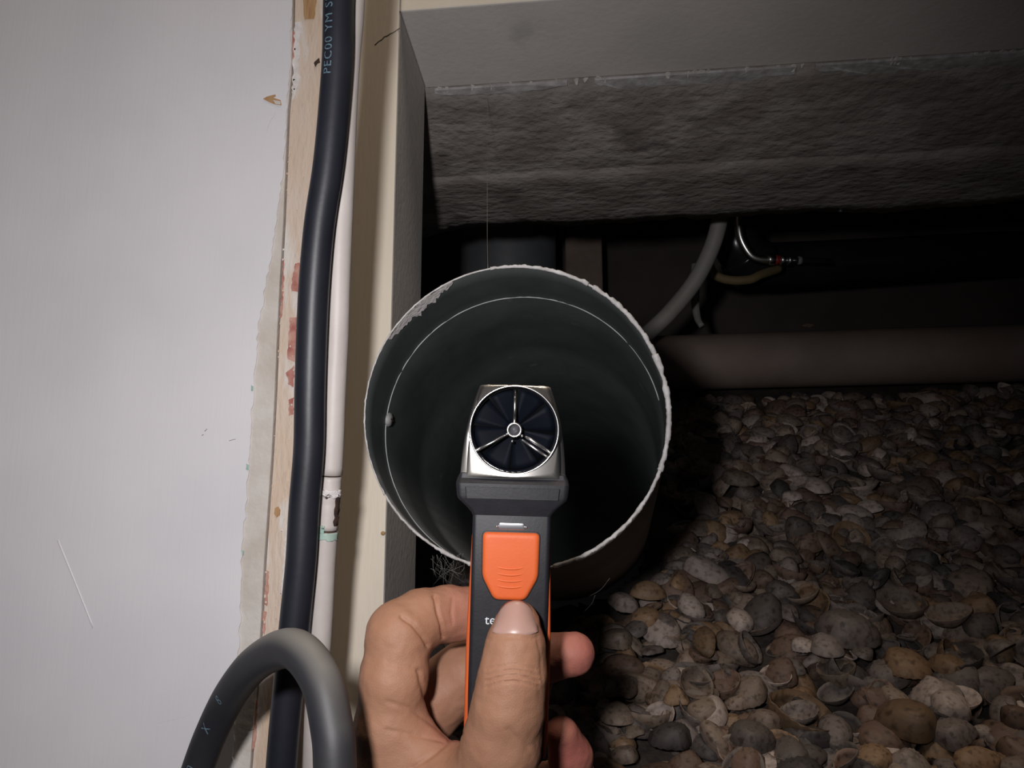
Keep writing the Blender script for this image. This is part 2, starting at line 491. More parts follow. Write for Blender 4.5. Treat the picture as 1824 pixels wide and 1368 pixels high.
# dark far end of the crawl space
V, Fc = boxv(-0.9, 1.9, 1.75, 1.80, 0.1, 1.3)
tag(mesh('wall_back', V, Fc, MT['backwall'], smooth=False), 'dark rear wall of the crawl space behind the pipes', kind='structure')

V, Fc = boxv(-0.6, 1.62, 0.58, 1.80, zc + 0.40, zc + 0.46)
mesh('light_block_top', V, Fc, MT['backwall'], ceil, smooth=False)  # unseen cover added to keep light from coming in above the slab
V, Fc = boxv(1.60, 1.64, 0.50, 1.78, 0.15, zc + 0.42)
tag(mesh('light_block_right', V, Fc, MT['backwall'], smooth=False), 'unseen dark panel added beyond the shells to block stray light', kind='structure')  # put in out of view to stop light entering from the right
V, Fc = boxv(-0.60, -0.56, 0.44, 1.78, 0.10, zc + 0.46)
tag(mesh('light_block_left', V, Fc, MT['backwall'], smooth=False), 'unseen dark panel added behind the painted wall to block stray light', kind='structure')  # hidden panel added to stop light coming round the left

# shell bank: slopes up away from the opening
A0, A1 = Q(1400, 1368, 0.50), Q(1400, 690, 1.10)
SL = (A1[2] - A0[2]) / (A1[1] - A0[1])


def bank(Y):
    return A0[2] + SL * (Y - A0[1])


BN = np.array([0, -SL, 1.0]); BN /= np.linalg.norm(BN)
BV = np.array([0, 1.0, SL]); BV /= np.linalg.norm(BV)
BU = np.array([1.0, 0, 0])


def bankhit(px, py):
    d = ray(px, py)
    s = (A0 - CAM) @ BN / (d @ BN)
    return CAM + d * s


# duct axis and section (needed for the opening in the bank)
DT0, DR = 0.41, 273.5 * 0.41 / F
DC = Q(921, 746, DT0)
DA = ray(1110, 1150); DA = DA / np.linalg.norm(DA)


def in_duct(p, extra=0.0):
    v = np.asarray(p) - DC
    s = v @ DA
    return s > -0.02 and np.linalg.norm(v - DA * s) < DR + extra


gx, gy = np.linspace(-0.145, 1.6, 260), np.linspace(0.44, 1.78, 200)
vv = []
for y in gy:
    for x in gx:
        n = noise.fractal(Vector((x * 45, y * 45, 0)), 0.8, 2.0, 4) * 0.004
        yy = min(y, 1.16)
        vv.append((x, y, bank(yy) - 0.009 + n))
vv = np.array(vv)
ff = []
for j in range(len(gy) - 1):
    for i in range(len(gx) - 1):
        q = (j * len(gx) + i, j * len(gx) + i + 1, (j + 1) * len(gx) + i + 1, (j + 1) * len(gx) + i)
        if all(not in_duct(vv[k], -0.003) for k in q):
            ff.append(q)
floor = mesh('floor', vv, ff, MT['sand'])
tag(floor, 'grit bank under the shells of the crawl space', kind='structure')

# ================================================================ the duct
duct = empty('ventilation_duct', DC)
tag(duct, 'round grey ventilation duct with a white ragged rim open behind the meter', 'duct')
n = 180
th = np.linspace(0, 2 * math.pi, n, endpoint=False)
jg = np.array([noise.fractal(Vector((math.cos(t) * 9, math.sin(t) * 9, 0.3)), 0.7, 2.0, 4) for t in th])
jg2 = np.array([noise.fractal(Vector((math.cos(t) * 14, math.sin(t) * 14, 5.3)), 0.7, 2.0, 4) for t in th])
outer_rim = np.array([Q(921 + (273 + 0.5 * g) * math.cos(t), 746 + (273 + 0.5 * g) * math.sin(t), DT0 + 0.0006 * h) for t, g, h in zip(th, jg, jg2)])
inner_rim = np.array([Q(919.4 + 269.4 * math.cos(t), 745.5 + 269.6 * math.sin(t), DT0 + 0.0006 * h) for t, h in zip(th, jg2)])
STEPS = [0, 0.012, 0.03, 0.0370, 0.0385, 0.07, 0.11, 0.132, 0.1335, 0.25, 0.4, 0.6, 0.8]
def inner_off(s):
    return 0.0 if s < 0.038 else (0.0006 if s < 0.133 else 0.0012)
V, Fc, fm = [], [], []
for s in STEPS: V.append(outer_rim + DA * s)
for s in STEPS:
    c = inner_rim.mean(0)
    V.append(c + (inner_rim - c) * (1 - inner_off(s) / DR) + DA * s)
m_ = len(STEPS)
for k in range(m_ - 1):
    for j in range(n):
        a, b, c, d = k * n + j, k * n + (j + 1) % n, (k + 1) * n + (j + 1) % n, (k + 1) * n + j
        Fc.append((a, b, c, d)); fm.append(1)
        o_ = m_ * n
        Fc.append((o_ + a, o_ + d, o_ + c, o_ + b)); fm.append(0)
for j in range(n):
    Fc.append((j, m_ * n + j, m_ * n + (j + 1) % n, (j + 1) % n)); fm.append(2)
Fc.append(tuple((2 * m_ - 1) * n + j for j in range(n))); fm.append(0)
fixnormals(mesh('tube', np.vstack(V), Fc, [MT['duct_in'], MT['duct_out'], MT['rim']], duct, fmat=fm))


def rimpoint(t, ro=270.5, off=0.0):
    return Q(920.5 + ro * math.cos(t), 745.7 + ro * math.sin(t), DT0 - off)


def bead(a0, a1, r0, r1, seed, ro=271):
    k = int(abs(a1 - a0) / 0.012)
    pts, rad = [], []
    for i in range(k + 1):
        f = i / k; t = a0 + (a1 - a0) * f
        g = noise.fractal(Vector((t * 9, seed, 0)), 0.7, 2.0, 4)
        g2 = noise.fractal(Vector((t * 22, seed, 4)), 0.7, 2.0, 3)
        pts.append(rimpoint(t, ro + g2 * 1.3)); rad.append(max(0.00025, (r0 + (r1 - r0) * f) * (1 + 0.5 * g + 0.3 * g2)))
    return tube(pts, np.array(rad), 8)


D = math.radians
for nm, a0, a1, r0, r1, sd in [('paint_bead', -100, -62, .0008, .0011, 1), ('paint_bead', -60, -25, .0012, .0013, 2), ('paint_bead', -25, 20, .0015, .0014, 3), ('paint_bead', 20, 76, .0010, .0011, 4),
                               ('paint_bead', 104, 150, .0011, .0005, 5), ('paint_bead', 150, 258, .00038, .00038, 6)]:
    V, Fc = bead(D(a0), D(a1), r0, r1, sd)
    mesh(nm, V, Fc, MT['rim'], duct)
# smear of white paint just inside the rim, upper left
cin = inner_rim.mean(0)
na = 40
V, Fc = [], []
for lay in (0, 1):
    for i in range(na):
        f = i / (na - 1); t = D(212 + 33 * f)
        p = np.array(Q(919.4 + 269.4 * math.cos(t), 745.5 + 269.6 * math.sin(t), DT0))
        rad = (cin - p) / np.linalg.norm(cin - p)
        dep = 0.010 * (math.sin(math.pi * f) ** 0.6) * (0.75 + 0.9 * noise.fractal(Vector((f * 9, 2, 2)), 0.7, 2, 4)) + 0.0006
        dep = max(dep, 0.0004)
        lift = 0.0006 if lay == 0 else 0.0001
        V.append(p + rad * lift - DA * 0.0002); V.append(p + rad * lift + DA * dep)
for i in range(na - 1):
    a = 2 * i
    Fc.append((a, a + 1, a + 3, a + 2))
    b = a + 2 * na
    Fc.append((b, b + 2, b + 3, b + 1))
    Fc.append((a + 1, b + 1, b + 3, a + 3))
fixnormals(mesh('paint_smear', V, Fc, MT['crust'], duct, smooth=False))
# two seam edges inside
for s, a0, a1, r in ((0.0372, 95, 345, 0.00033), (0.1328, 200, 330, 0.0003)):
    pts = []
    for t in np.linspace(D(a0), D(a1), 140):
        p = np.array(Q(919.4 + 269.4 * math.cos(t), 745.5 + 269.6 * math.sin(t), DT0))
        pts.append(cin + (p - cin) * 0.9985 + DA * s)
    V, Fc = tube(pts, r, 6)
    mesh('seam_edge', V, Fc, MT['seam'], duct)
# a screw in the first seam
t = D(187.5)
p = np.array(Q(919.4 + 269.4 * math.cos(t), 745.5 + 269.6 * math.sin(t), DT0)) + DA * 0.040
ax = cin + DA * ((p - cin) @ DA) - p; ax /= np.linalg.norm(ax)
V, Fc = tube([p - ax * 0.001, p + ax * 0.0008, p + ax * 0.0020, p + ax * 0.0025], np.array([0.0042, 0.0042, 0.0034, 0.0016]), 18)
scr = mesh('screw', V, Fc, MT['screw'], duct)
e1 = np.cross(ax, DA); e1 /= np.linalg.norm(e1)
sv = []
for dd in (DA, e1):
    dz = np.cross(ax, dd)
    q = [p + ax * 0.0024 + dd * a + dz * b for a, b in ((-.0022, -.0004), (.0022, -.0004), (.0022, .0004), (-.0022, .0004))]
    sv.append(slab(q, ax * 0.0003))
V, Fc = join(sv)
fixnormals(mesh('screw_slot', V, Fc, MT['hole'], scr, smooth=False))

# ================================================================ cables and conduit along the trim
CT = 0.385
cpath = spline([Q(x, y, CT) for x, y in [(615, -260), (609, -100), (603, 0), (601, 100), (594, 200), (584, 300), (569, 400), (560, 500), (555, 600), (552, 700), (550, 800), (542, 900), (536, 1000), (526, 1100), (513, 1230), (501, 1368), (490, 1560), (486, 1700)]], 160)
CR = 27.0 * CT / F
V, Fc = tube(cpath, CR, 28)
cab = empty('power_cable', cpath[-1])
tag(cab, 'thick black cable running up the flaking trim beside the white wall', 'cable', 'black rubber cables at the trim')
mesh('sheath', V, Fc, MT['cable'], cab)

LT = 0.0074
lpath = spline([Q(*a) for a in [(300, 1620, .378), (330, 1440, .372), (353, 1368, .366), (379, 1300, .360), (414, 1232, .348), (460, 1178, .325), (521, 1155, .296), (570, 1208, .283), (592, 1300, .274), (597, 1368, .270), (600, 1470, .266), (604, 1640, .262)]], 170)
V, Fc = tube(lpath, LT, 28)
lop = empty('power_cable', lpath[-1])
tag(lop, 'dusty black cable bent into a loop in front of the upright cable', 'cable', 'black rubber cables at the trim')
mesh('sheath', V, Fc, MT['dusty'], lop)


def text_on_tube(word, size, path, i0, side_px, r, m, parent, spacing=1.0, flip=False):
    """print along a cable: letters' baseline follows the path from index i0, wrapped round the tube at the bearing side (-1 .. 1 across)"""
    cu = bpy.data.curves.new('lettering', 'FONT')
    cu.body = word; cu.size = size; cu.space_character = spacing
    cu.resolution_u = 3
    ob = bpy.data.objects.new('lettering', cu)
    COL.objects.link(ob)
    dg = bpy.context.evaluated_depsgraph_get(); dg.update()
    me = bpy.data.meshes.new_from_object(ob.evaluated_get(dg))
    bm = bmesh.new(); bm.from_mesh(me)
    bmesh.ops.triangulate(bm, faces=bm.faces[:])
    bmesh.ops.subdivide_edges(bm, edges=[e for e in bm.edges if e.calc_length() > size * 0.12], cuts=1)
    bmesh.ops.triangulate(bm, faces=bm.faces[:])
    vs = np.array([v.co[:] for v in bm.verts]); fs = [tuple(v.index for v in f.verts) for f in bm.faces]
    bm.free()
    bpy.data.objects.remove(ob); bpy.data.curves.remove(cu); bpy.data.meshes.remove(me)
    seg = np.r_[0, np.cumsum(np.linalg.norm(np.diff(path, axis=0), axis=1))]
    tt = np.gradient(path, axis=0); tt /= np.linalg.norm(tt, axis=1)[:, None]
    out = []
    for x, y, _ in vs:
        s = seg[i0] + (-x if flip else x)
        i = np.clip(np.searchsorted(seg, s), 1, len(seg) - 1)
        f = (s - seg[i - 1]) / (seg[i] - seg[i - 1])
        c = path[i - 1] * (1 - f) + path[i] * f; T = tt[i]
        tocam = CAM - c; tocam = tocam - T * (tocam @ T); tocam /= np.linalg.norm(tocam)
        side = np.cross(T, tocam)
        if side @ RGT < 0: side = -side
        # letter tops point left (towards -side)
        a = math.asin(side_px) - (y - size * 0.35) / r
        out.append(c + (r + 0.00012) * (tocam * math.cos(a) + side * math.sin(a)))
    return mesh('lettering', out, fs, m, parent, smooth=False)


def nearest(path, px, py):
    d = [np.hypot(proj(p)[0] - px, proj(p)[1] - py) for p in path]
    return int(np.argmin(d))


text_on_tube('PEC00 YM SER', 0.0062, cpath, nearest(cpath, 599, 140), -0.62, CR, MT['ink'], cab, 1.12, flip=True)
for w_, (x, y) in (('8', (407, 1232)), ('X', (377, 1284)), ('0', (346, 1355))):
    text_on_tube(w_, 0.0062, lpath, nearest(lpath, x, y), -0.42, LT, MT['ink'], lop, 1.0, flip=False)

# white painted conduit beside the cable
kp = [(660, -260), (650, 0), (642, 100), (636, 200), (632, 300), (628, 400), (624, 500), (621, 600), (616, 700), (612, 800), (606, 900), (598, 1000), (593, 1100), (587, 1200), (581, 1368), (570, 1700)]
kpath = spline([Q(x - 21, y, 0.3985) for x, y in kp], 120)
KR = 21 * 0.3985 / F
con = empty('conduit', kpath[-1])
tag(con, 'white painted conduit with a cracked joint running beside the black cable', 'conduit')
i1, i2 = nearest(kpath, 591, 843), nearest(kpath, 580, 945)
V, Fc = tube(kpath[:i1 + 1], KR, 24); mesh('pipe', V, Fc, MT['conduit'], con)
V, Fc = tube(kpath[i2:], KR, 24); mesh('pipe', V, Fc, MT['conduit'], con)
jl = kpath[i1:i2 + 1]
jl = spline([jl[0] + (jl[-1] - jl[0]) * 0.03, jl[len(jl) // 2], jl[-1] - (jl[-1] - jl[0]) * 0.04], 14)
jr = np.array([KR * (0.95 + 0.05 * noise.noise(Vector((i * 0.9, 3, 3)))) for i in range(14)])
jr[5] *= 1.05; jr[6] *= 0.93
V, Fc = tube(jl, jr, 24); mesh('joint_sleeve', V, Fc, MT['conduit'], con)
for f, w in ((-0.01, 0.0014), (1.0, 0.0014)):
    c = kpath[i1] * (1 - f) + kpath[i2] * f; d_ = (kpath[i2] - kpath[i1]); d_ /= np.linalg.norm(d_)
    V, Fc = tube([c - d_ * w, c + d_ * w], KR * 0.86, 18); mesh('dark_gap', V, Fc, MT['hole'], con)


def conpatch(name, cy0, cy1, a0, a1, m, lift=0.0003, seed=1, nu=10, nv=8):
    ia, ib = nearest(kpath, 590, cy0), nearest(kpath, 590, cy1)
    seg = spline([kpath[ia], kpath[ib]], nv)
    T = kpath[ib] - kpath[ia]; T /= np.linalg.norm(T)
    V, Fc = [], []
    for lay in (lift, -0.0003):
        for i in range(nv):
            tc = CAM - seg[i]; tc -= T * (tc @ T); tc /= np.linalg.norm(tc)
            sd = np.cross(T, tc)
            if sd @ RGT < 0: sd = -sd
            w0 = a0 + 12 * noise.noise(Vector((i * 0.9, seed, 0))); w1 = a1 + 12 * noise.noise(Vector((i * 0.9, seed, 5)))
            for j in range(nu):
                a = D(w0 + (w1 - w0) * j / (nu - 1))
                dz = T * 0.0012 * noise.noise(Vector((j * 0.8, seed, i * 0.2)))
                V.append(seg[i] + dz + (KR + lay) * (tc * math.cos(a) + sd * math.sin(a)))
    N_ = nu * nv
    for i in range(nv - 1):
        for j in range(nu - 1):
            a = i * nu + j
            Fc.append((a, a + 1, a + nu + 1, a + nu)); Fc.append((N_ + a, N_ + a + nu, N_ + a + nu + 1, N_ + a + 1))
    ring = [i for i in range(nu)] + [i * nu + nu - 1 for i in range(1, nv)] + [(nv - 1) * nu + j for j in range(nu - 2, -1, -1)] + [i * nu for i in range(nv - 2, 0, -1)]
    for a, b in zip(ring, ring[1:] + ring[:1]):
        Fc.append((a, N_ + a, N_ + b, b))
    return fixnormals(mesh(name, V, Fc, m, con))


conpatch('green_paint_patch', 948, 964, -40, 70, MT['green'], 0.0004, 1)
conpatch('bare_patch', 882, 940, 34, 66, MT['hole'], 0.0002, 2)
conpatch('bare_patch', 880, 886, 0, 30, MT['groove'], 0.0003, 3)
conpatch('paint_lump', 872, 879, -30, 60, MT['crust'], 0.0009, 4)
conpatch('green_paint_patch', 936, 942, -50, -10, MT['green'], 0.0004, 6)

# ================================================================ things in the dark behind
def pipe_thing(name, label, cat, path, r, m, n=28, part=None):
    V, Fc = tube(path, r, n)
    o = mesh(name, V, Fc, m)
    return tag(o, label, cat)


fp = spline([P(1000, 652.5, 1.08), P(1500, 637.5, 1.08), P(2300, 615, 1.08)], 30)
fpr = 49 * 1.09 / F
drain = empty('drain_pipe', fp[0]); tag(drain, 'dusty beige drain pipe lying across the far edge of the shell bed', 'pipe')
V, Fc = tube(fp, fpr, 40); mesh('pipe', V, Fc, MT['drain'], drain)
V, Fc = tube(fp[13:15], fpr * 1.012, 40); 
vd = P(905, 450, 1.33)
V, Fc = tube([np.array([vd[0], 1.33, vd[2] - 0.35]), np.array([vd[0], 1.33, vd[2] + 0.12]), np.array([vd[0], 1.33, vd[2] + 0.235])], 90 * 1.33 / F, 40)
tag(mesh('upright_duct', V, Fc, MT['dark_duct']), 'dark grey upright duct in the gloom under the concrete slab', 'duct')
bb = P(1040, 450, 1.45)
V, Fc = boxv(bb[0] - 0.035, bb[0] + 0.035, 1.42, 1.49, bank(1.16) - 0.012, bb[2] + 0.19)
o = mesh('support_post', V, Fc, MT['brown_block'], smooth=False); bevel(o, 0.004)
tag(o, 'dim brown support post beside the upright dark duct', 'post')

gp = spline([Q(1308, 300, 1.24), Q(1308, 395, 1.24), Q(1314, 440, 1.24), Q(1345, 468, 1.25), Q(1420, 470, 1.27), Q(1824, 448, 1.35), Q(2400, 420, 1.45)], 60)
bp_ = empty('waste_pipe', gp[-1]); tag(bp_, 'glossy black waste pipe that bends out of the slab and runs across', 'pipe')
V, Fc = tube(gp, 40 * 1.25 / F, 32); mesh('pipe', V, Fc, MT['gloss'], bp_)
i0 = nearest(gp, 1350, 468)
V, Fc = tube(gp[i0 - 8:i0 + 2], 43 * 1.25 / F, 32); mesh('elbow_socket', V, Fc, MT['gloss'], bp_)

cp = spline([Q(1318, 360, 1.14), Q(1316, 395, 1.14), Q(1320, 425, 1.14), Q(1335, 452, 1.14), Q(1350, 461, 1.14), Q(1372, 463, 1.14)], 26)
cu_ = empty('highlight_and_fittings', cp[0]); tag(cu_, 'bright tube standing for the highlight on the black waste pipe bend, with metal fittings', 'pipe')
V, Fc = tube(cp, 8 * 1.14 / F, 16); mesh('pipe', V, Fc, MT['chrome'], cu_)  # chrome tube put in as the highlight along the black elbow
f0, f1 = Q(1366, 462, 1.14), Q(1480, 466, 1.14)
fd = f1 - f0
for nm, a, b, r, m in (('union_nut', 0.0, 0.12, 11, 'chrome'), ('red_washer', 0.12, 0.20, 9, 'redbit'), ('union_nut', 0.20, 0.30, 10, 'chrome'), ('collar', 0.32, 0.38, 10, 'chrome'), ('tail_pipe', 0.30, 1.0, 6, 'gloss'), ('collar', 0.48, 0.54, 8, 'screw')):
    V, Fc = tube([f0 + fd * a, f0 + fd * (a + (b - a) * 0.3), f0 + fd * b], np.array([r * 0.85, r, r * 0.9]) * 1.14 / F, 12 if nm != 'union_nut' else 8)
    mesh(nm, V, Fc, MT[m], cu_)
yc = spline([Q(1262, 470, 1.12), Q(1274, 490, 1.12), Q(1300, 499, 1.12), Q(1335, 498, 1.12), Q(1356, 489, 1.13), Q(1390, 478, 1.16)], 24)
pipe_thing('earth_wire', 'dull yellow wire sagging under the bend of the black waste pipe', 'wire', yc, 8 * 1.12 / F, MT['yellow'], 12)
fx = spline([Q(1288, 330, 0.95), Q(1283, 385, 0.95), Q(1268, 440, 0.955), Q(1238, 500, 0.96), Q(1196, 553, 0.965), Q(1160, 588, 0.965), Q(1100, 640, 0.955), Q(1060, 690, 0.94)], 60)
pipe_thing('flexible_conduit', 'pale grey flexible conduit curving down behind the duct rim', 'conduit', fx, 14.5 * 0.96 / F, MT['flex'], 18)
hk = spline([Q(1240, 470, 1.12), Q(1238, 530, 1.12), Q(1242, 565, 1.11), Q(1250, 581, 1.10)], 14)
V, Fc = tube(hk, np.linspace(9, 5, 14) * 1.12 / F, 12)
tag(mesh('cable_end', V, Fc, MT['flex']), 'grey cable end hanging just above the beige drain pipe', 'cable')

# ================================================================ shells
def shell_mesh(name, L, Wd, Hh, kind, ribs, NA=44, NR=8, seed=0):
    r = random.Random(seed)
    skew = r.uniform(-0.12, 0.12)
    ap = 0.60                                     # beak position along the length
    verts, uvs = [], []
    outl = []
    for j in range(NA):
        a = 2 * math.pi * j / NA
        x, y = math.sin(a), math.cos(a)
        if kind == 'cockle':
            rx = 1.0 if y < 0 else 1 - 0.20 * y ** 1.6
            X, Y = x * rx, y * 0.98 + (0.08 if y > 0.9 else 0)
        elif kind == 'oval':
            rx = 1.0 if y < 0 else 1 - 0.28 * y ** 1.4
            X, Y = x * rx * (1 + 0.1 * skew * x), y
        elif kind == 'long':
            X, Y = x * (1 - 0.12 * abs(y) ** 3), y * 0.95
        elif kind == 'frag':
            k = 0.80 + 0.24 * math.cos(3 * a + seed) * 0.6 + r.uniform(-0.06, 0.06)
            X, Y = x * k, y * k
        elif kind == 'snail':
            X, Y = x, y
        X += skew * 0.5 * (Y ** 2)
        sc = 1 + 0.012 * math.cos(ribs * a) + r.uniform(-0.012, 0.012)
        outl.append((X * Wd / 2 * sc, Y * L / 2 * sc))
    apx, apy = skew * Wd * 0.25, ap * L / 2
    if kind == 'frag': apx, apy = 0.1 * Wd, 0.25 * L
    for lay in (0, 1):
        for k in range(1, NR + 1):
            rho = k / NR
            for j in range(NA):
                ox, oy = outl[j]
                q = rho ** 0.9
                x = apx * (1 - q) + ox * q
                y = apy * (1 - q) + oy * q
                z = Hh * (1 - rho ** 2.3) ** 0.75
                a = 2 * math.pi * j / NA
                if ribs and lay == 0:
                    z += 0.0006 * math.cos(ribs * a) * rho * (L / 0.03)
                if lay == 0 and kind != 'frag': z += 0.00022 * math.sin(rho * 15 + seed) * (L / 0.03)
                if lay == 1:
                    z -= 0.0011 * (1 - 0.55 * rho)
                    x *= 0.985; y *= 0.985
                verts.append((x, y, z)); uvs.append((j / NA, rho))
    top_i = len(verts); verts.append((apx, apy, Hh * 1.0)); uvs.append((0, 0))
    bot_i = len(verts); verts.append((apx, apy, Hh - 0.0011)); uvs.append((0, 0))
    S = NA * NR
    faces = []
    for k in range(NR - 1):
        for j in range(NA):
            a, b = k * NA + j, k * NA + (j + 1) % NA
            faces.append((a, a + NA, b + NA, b)); faces.append((S + a, S + b, S + b + NA, S + a + NA))
    for j in range(NA):
        faces.append((top_i, j, (j + 1) % NA)); faces.append((bot_i, S + (j + 1) % NA, S + j))
        a, b = (NR - 1) * NA + j, (NR - 1) * NA + (j + 1) % NA
        faces.append((a, S + a, S + b, b))
    v = np.array(verts); v[:, 2] -= Hh * 0.35
    return v, faces, np.array(uvs)


K_ = 0.69
SC = dict(grey=((0.20, 0.175, 0.165), (0.28, 0.25, 0.235)), beige=((0.30, 0.24, 0.19), (0.36, 0.30, 0.25)), tan=((0.34, 0.225, 0.125), (0.33, 0.235, 0.155)),
          white=((0.66, 0.59, 0.55), (0.54, 0.48, 0.44)), dark=((0.085, 0.08, 0.085), (0.14, 0.125, 0.12)), brown=((0.20, 0.135, 0.10), (0.27, 0.19, 0.15)))


def shell_mat(name, c1, c2):
    m = bpy.data.materials.new(name); m.use_nodes = True
    nt = m.node_tree; N = nt.nodes; L = nt.links; b = N['Principled BSDF']
    b.inputs['Roughness'].default_value = 0.62
    tc = N.new('ShaderNodeTexCoord'); oi = N.new('ShaderNodeObjectInfo'); at = N.new('ShaderNodeAttribute'); at.attribute_name = 'tint'
    ad = N.new('ShaderNodeMath'); ad.operation = 'ADD'; L.new(oi.outputs['Random'], ad.inputs[0]); L.new(at.outputs['Fac'], ad.inputs[1])
    fr = N.new('ShaderNodeMath'); fr.operation = 'FRACT'; L.new(ad.outputs[0], fr.inputs[0])
    nz = N.new('ShaderNodeTexNoise'); nz.inputs['Scale'].default_value = 130; nz.inputs['Detail'].default_value = 6; L.new(tc.outputs['Object'], nz.inputs['Vector'])
    mx = N.new('ShaderNodeMix'); mx.data_type = 'RGBA'; mx.inputs[6].default_value = (*c1, 1); mx.inputs[7].default_value = (*c2, 1)
    L.new(nz.outputs['Fac'], mx.inputs['Factor'])
    n9 = N.new('ShaderNodeTexNoise'); n9.inputs['Scale'].default_value = 260; n9.inputs['Detail'].default_value = 8; L.new(tc.outputs['Object'], n9.inputs['Vector'])
    r9 = N.new('ShaderNodeMapRange'); r9.inputs['From Min'].default_value = 0.5; r9.inputs['From Max'].default_value = 0.68; L.new(n9.outputs['Fac'], r9.inputs['Value'])
    x9 = N.new('ShaderNodeMix'); x9.data_type = 'RGBA'; L.new(r9.outputs['Result'], x9.inputs['Factor']); L.new(mx.outputs[2], x9.inputs[6]); x9.inputs[7].default_value = (c1[0] * .45, c1[1] * .43, c1[2] * .42, 1)
    mx = x9
    # per-shell value
    mr = N.new('ShaderNodeMapRange'); mr.inputs['To Min'].default_value = 0.62; mr.inputs['To Max'].default_value = 1.25
    L.new(fr.outputs[0], mr.inputs['Value'])
    hs = N.new('ShaderNodeHueSaturation'); L.new(mx.outputs[2], hs.inputs['Color']); L.new(mr.outputs['Result'], hs.inputs['Value'])
    # growth bands across the shell (radial coordinate kept in the UVs)
    uv = N.new('ShaderNodeUVMap'); sp = N.new('ShaderNodeSeparateXYZ'); L.new(uv.outputs['UV'], sp.inputs[0])
    m2 = N.new('ShaderNodeMath'); m2.operation = 'MULTIPLY'; m2.inputs[1].default_value = 34; L.new(sp.outputs['Y'], m2.inputs[0])
    m3 = N.new('ShaderNodeMath'); m3.operation = 'ADD'; L.new(m2.outputs[0], m3.inputs[0]); L.new(nz.outputs['Fac'], m3.inputs[1])
    sn = N.new('ShaderNodeMath'); sn.operation = 'SINE'; L.new(m3.outputs[0], sn.inputs[0])
    m4 = N.new('ShaderNodeMapRange'); m4.inputs['From Min'].default_value = -1; m4.inputs['To Min'].default_value = 0.93; m4.inputs['To Max'].default_value = 1.03
    L.new(sn.outputs[0], m4.inputs['Value'])
    mm = N.new('ShaderNodeMix'); mm.data_type = 'RGBA'; mm.blend_type = 'MULTIPLY'; mm.inputs['Factor'].default_value = 1
    cb = N.new('ShaderNodeCombineColor')
    for k in range(3): L.new(m4.outputs['Result'], cb.inputs[k])
    L.new(hs.outputs['Color'], mm.inputs[6]); L.new(cb.outputs[0], mm.inputs[7])
    L.new(mm.outputs[2], b.inputs['Base Color'])
    bp = N.new('ShaderNodeBump'); bp.inputs['Strength'].default_value = 0.45; bp.inputs['Distance'].default_value = 0.0006
    L.new(nz.outputs['Fac'], bp.inputs['Height']); L.new(bp.outputs['Normal'], b.inputs['Normal'])
    return m


SM = {k: shell_mat('shell_' + k, tuple(K_ * a * f for a, f in zip(v[0], (1.06, .96, .90))), tuple(K_ * a * f for a, f in zip(v[1], (1.06, .96, .90)))) for k, v in SC.items()}
CK = list(SC)
VAR = []           # (kind, verts, faces, uvs)
for i, (k, L, Wd, Hh, rb) in enumerate([('cockle', .030, .030, .0120, 22), ('cockle', .026, .028, .0110, 20), ('oval', .028, .023, .0095, 0), ('oval', .031, .022, .0088, 0), ('long', .020, .033, .0080, 0),
                                        ('oval', .024, .024, .0100, 0), ('frag', .022, .020, .004, 0), ('long', .016, .026, .0080, 0), ('cockle', .022, .023, .0095, 18)]):
    VAR.append((k,) + shell_mesh(k, L, Wd, Hh, k, rb, 40 if rb else 30, 7, i))
    

def var_mesh(vi, col, cache={}):
    if (vi, col) in cache: return cache[(vi, col)]
    k, v, f, uv = VAR[vi]
    me = bpy.data.meshes.new('shell_valve')
    me.from_pydata(v.tolist(), [], f)
    me.materials.append(SM[col])
    me.polygons.foreach_set('use_smooth', [True] * len(me.polygons))
    ul = me.uv_layers.new(name='UVMap')
    li = np.zeros(len(me.loops), dtype=np.int32); me.loops.foreach_get('vertex_index', li)
    ul.data.foreach_set('uv', uv[li].ravel())
    me.update()
    cache[(vi, col)] = me
    return me


def orient(yaw, tx, ty, flip):
    """rotation matrix: bank frame, turned about its normal, tipped, hollow side up when flip"""
    B = np.column_stack([BU, BV, BN])
    R = np.array(Matrix.Rotation(tx, 3, 'X') @ Matrix.Rotation(ty, 3, 'Y') @ Matrix.Rotation(yaw, 3, 'Z'))
    if flip: R = R @ np.diag([1.0, -1.0, -1.0])
    return B @ R


KIND_WORD = {'cockle': 'ribbed cockle', 'oval': 'smooth clam', 'long': 'narrow clam', 'frag': 'shell fragment'}
COL_WORD = {'grey': 'grey', 'beige': 'beige', 'tan': 'orange tan', 'white': 'whitish', 'dark': 'blackish', 'brown': 'brown'}
placed = []
FP0, FPR = fp[15], fpr
